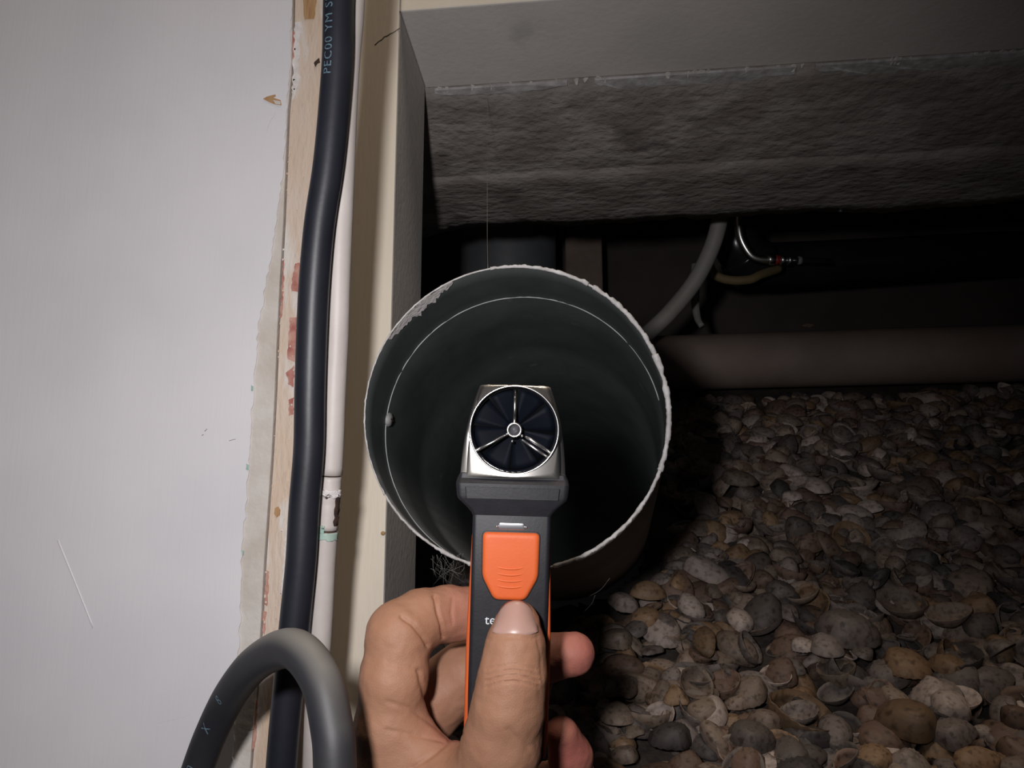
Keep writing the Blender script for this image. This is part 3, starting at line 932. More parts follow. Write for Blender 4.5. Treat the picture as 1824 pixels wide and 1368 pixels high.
# the shells that can be told apart in the photograph: x, y, length in px, variant, colour, turn, tip x, tip y, hollow up, label
SPECIAL = [
    (1262, 1040, 92, 3, 'white', 75, -8, 14, 0, 'large long pale clam shell lying below the duct shadow'),
    (1508, 1142, 116, 0, 'grey', 150, -10, 4, 0, 'largest grey finely ribbed cockle shell in the shell bed'),
    (1602, 1104, 84, 2, 'beige', 60, 5, -8, 1, 'beige clam shell lying hollow side up left of the oval cup-shaped shell'),
    (1684, 1123, 86, 4, 'beige', 15, 0, -4, 1, 'oval cup-shaped narrow shell lying hollow side up on the right'),
    (1470, 1178, 60, 5, 'white', 20, -15, 0, 0, 'cream clam shell just below the largest grey cockle'),
    (1612, 1305, 108, 5, 'tan', 190, -8, 0, 0, 'large round orange tan clam shell low in the shell bed'),
    (1692, 1284, 84, 2, 'white', 140, 6, 10, 0, 'pale grey oval clam shell beside the large round tan one'),
    (1151, 1123, 58, 5, 'tan', 200, 0, 0, 0, 'round orange tan clam shell beside the whitish cockle near the fingertip'),
    (1112, 1096, 58, 8, 'white', 160, -12, 14, 0, 'whitish ribbed cockle shell above the fingertip'),
    (1231, 1104, 58, 2, 'white', 45, 0, 12, 0, 'small whitish clam shell under the large pale clam'),
    (1320, 1128, 62, 2, 'white', 170, 4, 18, 0, 'bright whitish oval shell above the orange brown half shell'),
    (1252, 1168, 74, 4, 'tan', 100, 10, -50, 0, 'orange brown half shell standing on edge'),
    (1098, 1162, 66, 0, 'beige', 210, -14, 0, 0, 'beige cockle with bold ribs right beside the middle fingertip'),
    (1212, 1062, 52, 7, 'tan', 60, -10, 24, 0, 'narrow orange brown shell left of the large pale clam'),
    (1155, 1078, 66, 7, 'tan', 5, -6, 6, 0, 'long orange tan shell at the edge of the duct shadow'),
    (1203, 1268, 50, 6, 'tan', 10, 0, 0, 0, 'flat squarish tan shell fragment'),
    (1100, 1302, 62, 5, 'beige', 0, -26, 0, 0, 'cream smooth shell below the ring finger side of the shell bed'),
    (1338, 1336, 86, 0, 'grey', 165, -6, 4, 0, 'round grey cockle low in the bed beneath the tan half shell'),
    (1316, 872, 66, 3, 'beige', 80, -4, 0, 0, 'smooth beige oval clam shell at the edge of the duct shadow higher up'),
    (1454, 888, 50, 5, 'white', 30, -14, 0, 0, 'small whitish domed shell in the upper part of the bed'),
    (1398, 1012, 66, 3, 'beige', 110, -6, 10, 0, 'smooth light beige clam shell with a rounded end'),
    (1765, 955, 60, 6, 'beige', 40, -10, 0, 0, 'angular beige shell fragment'),
    (1600, 960, 66, 4, 'brown', 5, -34, 0, 0, 'brown narrow shell tipped up on edge high in the bed'),
    (1238, 1250, 78, 2, 'beige', 155, 10, 20, 1, 'beige shell lying hollow side up above the squarish tan fragment'),
    (1120, 1250, 60, 4, 'beige', 80, -6, 10, 0, 'beige narrow clam shell beside the ring finger'),
]


def place(p, lift, vi, col, scale, yaw, tx, ty, flip):
    R = orient(yaw, tx, ty, flip) * scale
    return dict(p=np.asarray(p) + BN * lift, R=R, vi=vi, col=col, flip=flip)


for x, y, lp, vi, col, tn, tx, ty, fl, lab in SPECIAL:
    h = bankhit(x, y)
    t = proj(h)[2]
    v = VAR[vi][1]
    L = max(np.ptp(v[:, 0]), np.ptp(v[:, 1]))
    d = place(h, 0.0145, vi, col, lp * t / F / L, D(tn), D(tx), D(ty), fl)
    d['label'] = lab; d['rad'] = lp * t / F / 2
    placed.append(d)
special_n = len(placed)
# the rest: three loose layers of valves over the bank
u0, u1 = -0.12, 0.72
cells = []
for layer, (lo, hi, dens) in enumerate(((-0.005, 0.003, 3600), (0.002, 0.009, 2300), (0.007, 0.0115, 1150))):
    area = (u1 - u0) * 0.80
    for _ in range(int(dens * area)):
        x = random.uniform(u0, u1); Y = random.uniform(0.45, 1.13)
        p = np.array([x, Y, bank(Y)])
        px, py, t = proj(p)
        if px > 1990 or py > 1520 or px < 560: continue
        if in_duct(p, 0.026): continue
        if np.hypot(Y - FP0[1], p[2] - FP0[2]) < FPR + 0.02: continue
        if any(np.linalg.norm(p - s['p']) < s['rad'] * (0.0, 0.35, 1.1)[layer] for s in placed[:special_n]): continue
        vi = random.choices(range(9), [2.2, 2, 2.6, 2, 2, 2.4, 1.6, 2.2, 2])[0]
        col = random.choices(CK, [4.2, 3.2, 1.3, 1.5, 1.3, 2.8])[0]
        fl = random.random() < 0.30
        sc = min(1.45, max(0.55, random.gauss(0.98, 0.2)))
        steep = random.random() < 0.15
        tm = 60 if steep else 24
        d = place(p, random.uniform(lo, hi), vi, col, sc, random.uniform(0, 6.283), D(random.uniform(-tm, tm)), D(random.uniform(-tm, tm)), fl)
        d['rad'] = 0.014 * sc; d['layer'] = layer
        placed.append(d)


def visible_rank(d):
    px, py, t = proj(d['p'])
    if not (985 < px < 1824 and 690 < py < 1368): return None
    if (px - 921) ** 2 + (py - 746) ** 2 < 285 ** 2: return None
    if px < 1062 and py > 1110: return None
    return t + (2 - d.get('layer', 2)) * 0.12


rank = sorted([(visible_rank(d), i) for i, d in enumerate(placed) if i >= special_n and visible_rank(d) is not None])
single = set(range(special_n)) | {i for _, i in rank[:300 - special_n]}
twins = {}
for i in sorted(single):
    d = placed[i]
    o = bpy.data.objects.new('seashell', var_mesh(d['vi'], d['col']))
    COL.objects.link(o)
    Mx = Matrix([list(d['R'][r]) + [d['p'][r]] for r in range(3)] + [[0, 0, 0, 1]])
    o.matrix_world = Mx
    if 'label' in d:
        tag(o, d['label'], 'shell', 'shells of the crawl space bed')
    else:
        px, py, t = proj(d['p'])
        row = 'near the drain pipe' if py < 780 else 'high up the bed' if py < 920 else 'halfway up the bed' if py < 1080 else 'lower in the bed' if py < 1230 else 'lowest in the bed'
        side = 'near the hand' if px < 1200 else 'left of centre' if px < 1380 else 'right of centre' if px < 1600 else 'far right'
        Lp = d['rad'] * 2 * F / t
        size = 'small' if d['rad'] < 0.0125 else 'large' if d['rad'] > 0.0155 else 'mid-sized'
        lab = '%s %s %s %s up %s %s' % (size, COL_WORD[d['col']], KIND_WORD[VAR[d['vi']][0]], 'hollow' if d['flip'] else 'dome', row, side)
        twins.setdefault(lab, []).append((px, o))
for lab, mem in twins.items():
    mem.sort(key=lambda a: a[0])
    w_ = {1: [''], 2: [' left one', ' right one'], 3: [' left one', ' middle one', ' right one']}.get(len(mem), [''] * len(mem))
    for (px, o), e_ in zip(mem, w_): tag(o, lab + e_, 'shell', 'shells of the crawl space bed')
VV, FF, UU, TT, MM = [], [], [], [], []
off = 0
for i, d in enumerate(placed):
    if i in single: continue
    k, v, f, uv = VAR[d['vi']]
    VV.append(v @ d['R'].T + d['p']); FF += [tuple(q + off for q in a) for a in f]
    off += len(v); UU.append(uv); TT.append(np.full(len(v), random.random())); MM += [CK.index(d['col'])] * len(f)
VV = np.vstack(VV); UU = np.vstack(UU); TT = np.concatenate(TT)
sb = mesh('shell_bed', VV, FF, [SM[k] for k in CK], fmat=MM)
ul = sb.data.uv_layers.new(name='UVMap')
li = np.zeros(len(sb.data.loops), dtype=np.int32); sb.data.loops.foreach_get('vertex_index', li)
ul.data.foreach_set('uv', UU[li].ravel())
ta = sb.data.attributes.new('tint', 'FLOAT', 'POINT'); ta.data.foreach_set('value', TT)
tag(sb, 'countless dusty cockle and clam shells filling the crawl space floor', 'shells', kind='stuff')
# one small shell on the drain pipe
o = bpy.data.objects.new('seashell', var_mesh(7, 'brown')); COL.objects.link(o)
pp = P(1440, 579, 1.08)
o.matrix_world = Matrix.Translation(Vector(pp)) @ Matrix.Diagonal((0.75, 0.75, 0.75, 1))
tag(o, 'tiny reddish shell lying on top of the beige drain pipe', 'shell')

# ================================================================ the airflow meter
DEV_T = 0.312
DS = DEV_T / F
dev_o = Q(916, 766, DEV_T)
roll = D(1.6)
ex = RGT * math.cos(roll) + UPV * math.sin(roll)
ey = UPV * math.cos(roll) - RGT * math.sin(roll)
ex, ey = RGT * math.cos(roll) + UPV * (-math.sin(roll)) * -1, UPV * math.cos(roll) - RGT * math.sin(roll)
# the handle's foot leans to the picture's left: the up axis leans right
ey = UPV * math.cos(roll) + RGT * math.sin(roll)
ex = RGT * math.cos(roll) - UPV * math.sin(roll)
ez = -FWD


def dv(pts):
    p = np.asarray(pts, float) * DS
    return dev_o + p[:, :1] * ex + p[:, 1:2] * ey + p[:, 2:3] * ez


meter = empty('airflow_meter', dv([(0, -612, -45)])[0])
tag(meter, 'handheld airflow meter with a steel vane head and orange button held by the hand', 'meter')


def loft(secs, nc=6):
    """sections (y, x half, z front, z back, corner) -> closed solid"""
    V, Fc = [], []
    for (y, hx, zf, zb, cr) in secs:
        ring = []
        for (sx, zz, a0) in ((1, zf, 0), (-1, zf, 90), (-1, zb, 180), (1, zb, 270)):
            cx = sx * (hx - cr); cz = zz - cr if zz == zf else zz + cr
            for k in range(nc):
                a = D(a0 + 90 * k / (nc - 1))
                ring.append((cx + cr * math.cos(a), y, cz + cr * math.sin(a)))
        V += ring
    n = 4 * nc
    for i in range(len(secs) - 1):
        for j in range(n):
            Fc.append((i * n + j, i * n + (j + 1) % n, (i + 1) * n + (j + 1) % n, (i + 1) * n + j))
    Fc.append(tuple(range(n))); Fc.append(tuple((len(secs) - 1) * n + j for j in range(n - 1, -1, -1)))
    return V, Fc


def dmesh(name, V, Fc, m, parent=None, smooth=True, bev=0):
    o = fixnormals(mesh(name, dv(V), Fc, MT[m], parent or meter, smooth=smooth))
    if bev: bevel(o, bev * DS, 2)
    return o


def autosmooth(o, ang=30):
    me = o.data
    bm = bmesh.new(); bm.from_mesh(me)
    for e in bm.edges:
        if len(e.link_faces) == 2 and e.calc_face_angle() > math.radians(ang): e.smooth = False
    bm.to_mesh(me); bm.free()
    return o


# body
V, Fc = loft([(-146, 69, -2, -84, 8), (-152, 70, 0, -86, 8), (-300, 70, 0, -90, 9), (-480, 70, 0, -92, 9), (-590, 68, -1, -90, 10), (-608, 60, -8, -82, 14)])
autosmooth(dmesh('handle', V, Fc, 'black'))
V, Fc = loft([(-80, 95, -6, -76, 6), (-88, 99, -4, -80, 8), (-92, 100, 4, -82, 10), (-96, 101, 8, -84, 10), (-118, 99, 9, -86, 10), (-124, 97, 8, -86, 10), (-140, 80, 3, -86, 9), (-150, 72, 1, -86, 8), (-153, 71, 0, -86, 8)])
autosmooth(dmesh('collar', V, Fc, 'black'), 40)
V, Fc = loft([(-102, 84, 11.5, 4, 2), (-122, 82, 11.5, 4, 2)])
autosmooth(dmesh('collar_panel', V, Fc, 'black'))
for sgn in (-1, 1):
    ys = np.linspace(-196, -588, 26)
    V, Fc = [], []
    for y in ys:
        f = (ys[0] - y) / (ys[0] - ys[-1])
        w = 71.0 + 5.0 * min(1, f * 2.2) - 4 * max(0, (f - 0.9) / 0.1)
        zf = -14 + 6 * min(1, f * 2); zb = -72
        prof_ = [(64, zf - 2), (w - 2.5, zf), (w, zf - 8), (w + 1, -45), (w, zb + 8), (w - 2.5, zb), (64, zb + 2)]
        V += [(sgn * a, y, b) for a, b in prof_]
    k = 7
    for i in range(len(ys) - 1):
        for j in range(k):
            Fc.append((i * k + j, i * k + (j + 1) % k, (i + 1) * k + (j + 1) % k, (i + 1) * k + j))
    Fc.append(tuple(range(k))); Fc.append(tuple((len(ys) - 1) * k + j for j in range(k)))
    dmesh('side_grip', V, Fc, 'orange_dark')


def rounded(poly, r, nseg=5):
    out = []
    p = [np.array(a, float) for a in poly]
    for i in range(len(p)):
        a, b, c = p[i - 1], p[i], p[(i + 1) % len(p)]
        u = (a - b) / np.linalg.norm(a - b); w = (c - b) / np.linalg.norm(c - b)
        rr_ = min(r, 0.45 * np.linalg.norm(a - b), 0.45 * np.linalg.norm(c - b))
        for k in range(nseg):
            f = k / (nseg - 1)
            q0 = b + u * rr_ * (1 - f); q1 = b + w * rr_ * f
            out.append(q0 * (1 - f) + q1 * f)
    return np.array(out)


def pillow(poly, z0, rise, inset, steps=5):
    """raised pad with rolled edges"""
    p = np.asarray(poly); c = p.mean(0)
    V, Fc = [], []
    n = len(p)
    scale = max(np.ptp(p[:, 0]), np.ptp(p[:, 1])) / 2
    for k in range(steps + 1):
        a = math.pi / 2 * k / steps
        sx = 1 - inset * (1 - math.cos(a)) / (np.ptp(p[:, 0]) / 2); sy = 1 - inset * (1 - math.cos(a)) / (np.ptp(p[:, 1]) / 2)
        for q in p:
            V.append((c[0] + (q[0] - c[0]) * sx, c[1] + (q[1] - c[1]) * sy, z0 + rise * math.sin(a)))
    for k in range(steps):
        for j in range(n):
            Fc.append((k * n + j, k * n + (j + 1) % n, (k + 1) * n + (j + 1) % n, (k + 1) * n + j))
    Fc.append(tuple(steps * n + j for j in range(n))); Fc.append(tuple(range(n - 1, -1, -1)))
    return V, Fc


bo = rounded([(-51, -182), (51, -182), (50, -262), (28, -303), (-28, -303), (-50, -262)], 10)
V, Fc = pillow(bo * 1.0 + 0, -3, 3.6, 1)
g_ = (bo - bo.mean(0)) * np.array([1.035, 1.028]) + bo.mean(0)
V2, F2 = pillow(g_, -2, 2.8, 1)
dmesh('button_bezel', V2, F2, 'black')
V, Fc = pillow(bo, -1, 7.5, 9, 6)
btn = dmesh('button', V, Fc, 'orange')
btn['label'] = 'orange button'
for y in (-246, -257, -268, -279):
    pts = [(x, y + 4.5 * (x / 30) ** 2, 5.6 - 1.2 * abs(x / 30) ** 3) for x in np.linspace(-30, 30, 18)]
    V, Fc = tube(dv(pts), np.array([max(0.25, 2.6 * (1 - (abs(x) / 31) ** 3)) for x in np.linspace(-30, 30, 18)]) * DS, 8)
    mesh('ridge', V, Fc, MT['orange'], btn)
wp = rounded([(-24, -164), (24, -164), (25, -178), (-25, -178)], 4)
V, Fc = pillow(wp, -1, 3.5, 3, 4)
dmesh('status_window', V, Fc, 'silver')
for sx in (-1, 1):
    V, Fc = tube(dv([(sx * 26, -172, -1), (sx * 26, -172, 3)]), 2.2 * DS, 8)
    mesh('window_pin', V, Fc, MT['silver'], meter)
cu = bpy.data.curves.new('lettering', 'FONT'); cu.body = 'testo'; cu.size = 24; cu.resolution_u = 3; cu.extrude = 0.3
ob = bpy.data.objects.new('lettering', cu); COL.objects.link(ob)
dg = bpy.context.evaluated_depsgraph_get(); dg.update()
me = bpy.data.meshes.new_from_object(ob.evaluated_get(dg))
tv = np.array([v.co[:] for v in me.vertices]); tf = [tuple(p.vertices) for p in me.polygons]
bpy.data.objects.remove(ob); bpy.data.curves.remove(cu); bpy.data.meshes.remove(me)
tv[:, 2] += 0.5; tv[:, 1] += -347; tv[:, 0] += -43
mesh('lettering', dv(tv), tf, MT['print'], meter, smooth=False)

# steel vane head: a back shell and a face plate, both pierced
def head_outline(inset_top, inset_bot, n=96, y0=-86, y1=80):
    def halfw(y):
        f = (y - y0) / (y1 - y0)
        w = 95 - 6 * f - 23 * f ** 2.4
        return w - (inset_bot + (inset_top - inset_bot) * f)
    pts = []
    for y in np.linspace(y0, y1 - 3, 34): pts.append((halfw(y), y))
    wt = halfw(y1)
    for x in np.linspace(wt - 3, -(wt - 3), 16): pts.append((x, y1 - 2.0 * abs(x / wt) ** 4))
    for y in np.linspace(y1 - 3, y0, 34): pts.append((-halfw(y), y))
    for x in np.linspace(-halfw(y0) + 6, halfw(y0) - 6, 16): pts.append((x, y0))
    return np.array(pts)


def face_z(x, y):
    t_ = y + 6
    return -0.42 * (t_ + math.sqrt(t_ * t_ + 120)) / 2 - 0.0010 * x * x - 0.10 * (y + 86)


def pierced(outl, R_, zf, zback, curved):
    n = len(outl)
    ang = np.arctan2(outl[:, 1], outl[:, 0])
    V, Fc = [], []
    inner = np.column_stack([np.cos(ang) * R_, np.sin(ang) * R_])
    K = 6
    for k in range(K):
        f = k / (K - 1)
        q = inner * (1 - f) + outl * f
        for x, y in q:
            V.append((x, y, zf + (face_z(x, y) if curved else 0) - (1.4 if k == K - 1 else 0)))
    for x, y in outl: V.append((x, y, zback + (face_z(x, y) if zback > -40 else 0)))
    for x, y in inner: V.append((x, y, zback + (face_z(x, y) if zback > -40 else 0)))
    L_ = K + 2
    for k in range(L_):
        k2 = (k + 1) % L_
        for j in range(n):
            Fc.append((k * n + j, k * n + (j + 1) % n, k2 * n + (j + 1) % n, k2 * n + j))
    return V, Fc


V, Fc = pierced(head_outline(1, 0), 77, -14, -84, True)
head = autosmooth(dmesh('vane_head', V, Fc, 'steel'), 40)
V, Fc = pierced(head_outline(5, 12), 77.5, 4, -8, True)
autosmooth(dmesh('face_plate', V, Fc, 'steel', head), 40)
a = np.linspace(0, 2 * math.pi, 97)
V, Fc = [], []
prof_r = [(80.5, -60), (80.5, 0.5), (79.6, 2.6), (77.6, 2.6), (76.6, 0.5), (76.6, -12)]
for r_, z in prof_r: V += [(r_ * math.cos(t), r_ * math.sin(t), z) for t in a[:-1]]
for i in range(len(prof_r) - 1):
    for k in range(96): Fc.append((i * 96 + k, i * 96 + (k + 1) % 96, (i + 1) * 96 + (k + 1) % 96, (i + 1) * 96 + k))
dmesh('vane_ring', V, Fc, 'chrome', head)
# duct of the vane: dark sleeve
V, Fc = [], []
for z in (0, -60):
    for rr_ in (76.5, 74.5): V += [(rr_ * math.cos(t), rr_ * math.sin(t), z - (14 if z == 0 else 0)) for t in a[:-1]]
n = 96
for (i, j) in ((0, 1), (1, 3), (3, 2), (2, 0)):
    for k in range(n): Fc.append((i * n + k, i * n + (k + 1) % n, j * n + (k + 1) % n, j * n + k))
dmesh('vane_sleeve', V, Fc, 'blade', head)
# bearing hub and spokes
def dtube(name, pts, r, m, parent, n=14):
    V, Fc = tube(dv(pts), np.asarray(r, float) * DS, n)
    return mesh(name, V, Fc, MT[m], parent)


V, Fc = [], []
rings = [(13.5, -10), (14.2, -4), (13.2, -1), (11.2, -0.5), (9.8, -2), (9.4, -9)]
n = 32
for r_, z in rings: V += [(r_ * math.cos(t), r_ * math.sin(t), z) for t in np.linspace(0, 2 * math.pi, n, endpoint=False)]
for i in range(len(rings) - 1):
    for k in range(n): Fc.append((i * n + k, i * n + (k + 1) % n, (i + 1) * n + (k + 1) % n, (i + 1) * n + k))
hub = dmesh('hub_ring', V, Fc, 'chrome', head)
dtube('bearing', [(0, 0, -14), (0, 0, -9), (0, 0, -8.6), (0, 0, -7)], [9.6, 9.6, 5, 4], 'hubdark', head, 20)
dtube('spoke', [(0, 13, -5), (0, 45, -6), (0, 77, -18)], [2.6, 2.9, 3.4], 'steel', head)
dtube('spoke', [(-11, -7, -5), (-40, -24, -3), (-66, -38, -2)], [1.9, 2.3, 3.2], 'chrome', head)
dtube('spoke', [(20, -11, -4), (34, -19, -3), (66, -39, -2)], [2.6, 3.4, 2.6], 'chrome', head)
dtube('spoke', [(14, -17, -5), (40, -34, -4), (60, -46, -3)], [2.2, 2.6, 2.2], 'chrome', head)
for x, y in ((-13, -8), (14, -10), (-3, -20)): dtube('rivet', [(x, y, -5), (x, y, -1)], [2.6, 2.0], 'chrome', head, 10)
for k in range(8):                                  # eight twisted vane blades
    V, Fc = [], []
    nr, nc = 7, 5
    for lay in (0, 1):
        for i in range(nr):
            r_ = 11 + 62 * i / (nr - 1)
            for j in range(nc):
                f = j / (nc - 1) - 0.5
                aa = k * math.pi / 4 + 0.3 + f * 0.72
                tw = D(40 - 18 * i / (nr - 1))
                V.append((r_ * math.cos(aa), r_ * math.sin(aa), -30 + f * r_ * 0.5 * math.tan(tw) - lay * 1.2))
    N_ = nr * nc
    for i in range(nr - 1):
        for j in range(nc - 1):
            q = i * nc + j
            Fc.append((q, q + 1, q + nc + 1, q + nc)); Fc.append((N_ + q, N_ + q + nc, N_ + q + nc + 1, N_ + q + 1))
    rg_ = [j for j in range(nc)] + [i * nc + nc - 1 for i in range(1, nr)] + [(nr - 1) * nc + j for j in range(nc - 2, -1, -1)] + [i * nc for i in range(nr - 2, 0, -1)]
    for q, w in zip(rg_, rg_[1:] + rg_[:1]): Fc.append((q, N_ + q, N_ + w, w))
    dmesh('blade', V, Fc, 'blade', head)
dtube('blade_hub', [(0, 0, -42), (0, 0, -16), (0, 0, -12)], [13, 13, 10], 'blade', head, 20)

# ================================================================ the hand (one skin surface grown from tapered bones)
def cpt(px, py, t):                                  # lens space, metres: right, down, away
    return np.array([(px - CX) / F * t, (py - CY) / F * t, t])


def bones(lst):
    return [(cpt(*a[:3]), a[3] * a[2] / F) for a in lst]


THUMB = bones([(921, 1113, .3025, 41), (918, 1150, .3000, 50), (913, 1205, .2968, 58), (904, 1262, .2958, 62), (892, 1330, .2975, 68), (872, 1410, .3020, 80), (820, 1570, .318, 104), (832, 1760, .332, 112)])
INDEX = bones([(690, 1400, .3255, 66), (694, 1300, .3245, 61), (702, 1210, .3265, 58), (712, 1130, .3315, 56), (752, 1102, .3385, 49), (800, 1093, .3455, 46), (850, 1093, .3490, 43), (900, 1098, .3490, 38)])
MIDDLE = bones([(690, 1470, .346, 66), (725, 1325, .3560, 60), (768, 1248, .3605, 60), (832, 1200, .3625, 56), (905, 1186, .3620, 46), (965, 1172, .3590, 41), (1022, 1165, .3550, 38.5)])
RING = bones([(700, 1530, .361, 62), (742, 1400, .3710, 52), (830, 1395, .3740, 48), (945, 1412, .3740, 45), (1018, 1392, .3640, 41), (1016, 1345, .3560, 36), (1001, 1306, .3500, 30)])
PINKY = bones([(720, 1590, .366, 56), (785, 1500, .380, 46), (925, 1500, .380, 40), (985, 1465, .368, 36)])
PALM = [bones([a, b]) for a, b in [((690, 1400, .3255, 66), (800, 1760, .33, 100)), ((690, 1470, .346, 66), (820, 1760, .34, 100)), ((700, 1530, .361, 62), (840, 1780, .35, 100)),
                                   ((720, 1590, .366, 56), (860, 1800, .355, 96)), ((820, 1570, .318, 104), (740, 1560, .345, 80)),
                                   ((690, 1440, .335, 66), (720, 1590, .362, 60))]]
WEB = [bones([(712, 1300, .325, 50), (806, 1394, .314, 46)]), bones([(720, 1400, .320, 58), (860, 1430, .308, 72)])]
ARM = [bones([(835, 1770, .340, 118), (870, 2050, .318, 140), (900, 2330, .300, 160)])]


def seg(p, a, ra, b, rb):
    ba = (b - a).astype(np.float32)
    pa = p - a.astype(np.float32)
    h = np.clip(pa @ ba / np.float32(ba @ ba), 0, 1)
    d = np.sqrt(((pa - h[:, None] * ba) ** 2).sum(1))
    return d - (ra + (rb - ra) * h).astype(np.float32)


def smin(a, b, k):
    h = np.maximum(k - np.abs(a - b), 0) / k
    return np.minimum(a, b) - h * h * k * 0.25


def chain(p, ch, k):
    d = None
    for (a, ra), (b, rb) in zip(ch[:-1], ch[1:]):
        s = seg(p, a, ra, b, rb)
        d = s if d is None else smin(d, s, k)
    return d


d0 = np.array([(dev_o - CAM) @ RGT, -(dev_o - CAM) @ UPV, (dev_o - CAM) @ FWD])
exl = np.array([ex @ RGT, -(ex @ UPV), ex @ FWD]); eyl = np.array([ey @ RGT, -(ey @ UPV), ey @ FWD]); ezl = np.array([ez @ RGT, -(ez @ UPV), ez @ FWD])


def sdf(p):
    p = p.astype(np.float32)
    th_ = chain(p, THUMB, 0.004)
    ix = chain(p, INDEX, 0.004)
    md = chain(p, MIDDLE, 0.004)
    rn = chain(p, RING, 0.004)
    pk = chain(p, PINKY, 0.004)
    pal = None
    for c in PALM:
        s = chain(p, c, 0.01)
        pal = s if pal is None else smin(pal, s, 0.014)
    for c in ARM: pal = smin(pal, chain(p, c, 0.01), 0.03)
    web = smin(chain(p, WEB[0], 0.01), chain(p, WEB[1], 0.01), 0.012)
    fing = smin(smin(ix, md, 0.0012), smin(rn, pk, 0.0012), 0.0012)
    d = smin(fing, pal, 0.012)
    d = smin(d, smin(th_, web, 0.012), 0.005)
    # the flesh gives way to the meter it holds
    q = p - d0.astype(np.float32)
    bx = np.abs(q @ exl.astype(np.float32)) - np.float32(78.5 * DS)
    qy = q @ eyl.astype(np.float32)
    by = np.maximum(qy, -qy - np.float32(612 * DS))
    qz = q @ ezl.astype(np.float32)
    bz = np.maximum(qz - np.float32(0.5 * DS), -qz - np.float32(93 * DS))
    bd = np.maximum(np.maximum(bx, by), bz)
    return np.maximum(d, -(bd - np.float32(0.0004)))


def surface(fn, lo, hi, h):
    nx_, ny_, nz_ = [int(math.ceil((hi[i] - lo[i]) / h)) + 1 for i in range(3)]
    g = np.stack(np.meshgrid(lo[0] + h * np.arange(nx_), lo[1] + h * np.arange(ny_), lo[2] + h * np.arange(nz_), indexing='ij'), -1).reshape(-1, 3).astype(np.float32)
    val = np.concatenate([fn(g[i:i + 300000]) for i in range(0, len(g), 300000)]).reshape(nx_, ny_, nz_)
    ins = val < 0
    cnt = np.zeros((nx_ - 1, ny_ - 1, nz_ - 1), np.float32); acc = np.zeros((nx_ - 1, ny_ - 1, nz_ - 1, 3), np.float32)
    for ax_ in range(3):
        o1, o2 = [x for x in range(3) if x != ax_]
        for a_ in (0, 1):
            for b_ in (0, 1):
                sl0 = [None] * 3; sl1 = [None] * 3
                n_ = (nx_, ny_, nz_)
                sl0[ax_] = slice(0, n_[ax_] - 1); sl1[ax_] = slice(1, n_[ax_])
                for o__, v__ in ((o1, a_), (o2, b_)):
                    sl0[o__] = slice(v__, n_[o__] - 1 + v__); sl1[o__] = sl0[o__]
                v0, v1 = val[tuple(sl0)], val[tuple(sl1)]
                cr = (v0 < 0) != (v1 < 0)
                f = np.where(cr, v0 / np.where(cr, v0 - v1, 1), 0)
                off_ = np.zeros(cr.shape + (3,), np.float32)
                off_[..., ax_] = f; off_[..., o1] = a_; off_[..., o2] = b_
                acc += off_ * cr[..., None]; cnt += cr
    act = cnt > 0
    idx = -np.ones(act.shape, np.int64); idx[act] = np.arange(act.sum())
    ijk = np.argwhere(act).astype(np.float32)
    vs = (ijk + acc[act] / cnt[act][:, None]) * h + np.array(lo, np.float32)
    quads = []
    for ax_ in range(3):
        o1, o2 = [(1, 2), (2, 0), (0, 1)][ax_]
        n_ = (nx_, ny_, nz_)
        s0 = [slice(1, n_[i] - 1) for i in range(3)]; s1 = list(s0)
        s0[ax_] = slice(0, n_[ax_] - 1); s1[ax_] = slice(1, n_[ax_])
        a_, b_ = ins[tuple(s0)], ins[tuple(s1)]
        ch_ = np.argwhere(a_ != b_)
        if len(ch_) == 0: continue
        fl = a_[tuple(ch_.T)]
        basei = ch_ + np.array([0 if i == ax_ else 1 for i in range(3)])
        def c_(d1, d2):
            q = basei.copy(); q[:, o1] -= d1; q[:, o2] -= d2
            return idx[tuple(q.T)]
        qd = np.stack([c_(1, 1), c_(0, 1), c_(0, 0), c_(1, 0)], 1)
        qd[~fl] = qd[~fl][:, ::-1]
        quads.append(qd)
    return vs, np.vstack(quads)


allb = [b for ch in [THUMB, INDEX, MIDDLE, RING, PINKY] + PALM + WEB + ARM for b in ch]
lo = np.min([p - r for p, r in allb], 0) - 0.004
hi = np.max([p + r for p, r in allb], 0) + 0.004
hv, hq = surface(sdf, lo, hi, 0.0014)
me = bpy.data.meshes.new('tmp'); me.from_pydata(hv.tolist(), [], hq.tolist())
tmp = bpy.data.objects.new('tmp', me); COL.objects.link(tmp)
sm_ = tmp.modifiers.new('s', 'SUBSURF'); sm_.levels = 1
dg = bpy.context.evaluated_depsgraph_get(); dg.update()
m2 = bpy.data.meshes.new_from_object(tmp.evaluated_get(dg))
hv = np.zeros(len(m2.vertices) * 3); m2.vertices.foreach_get('co', hv); hv = hv.reshape(-1, 3)
hf = np.zeros(len(m2.loops), np.int32); m2.loops.foreach_get('vertex_index', hf); hf = hf.reshape(-1, 4)
bpy.data.objects.remove(tmp); bpy.data.meshes.remove(me); bpy.data.meshes.remove(m2)


def grad(p, e=0.0004):
    g = np.stack([sdf(p + np.eye(3)[i] * e) - sdf(p - np.eye(3)[i] * e) for i in range(3)], 1)
    return g / np.maximum(np.linalg.norm(g, axis=1)[:, None], 1e-9)


gn = grad(hv)
hv = hv - gn * (np.clip(sdf(hv), -0.001, 0.001))[:, None] * 0.7
# creases: pixel polyline, distance range, width, depth
disp = np.zeros(len(hv))
hpx = CX + F * hv[:, 0] / hv[:, 2]; hpy = CY + F * hv[:, 1] / hv[:, 2]


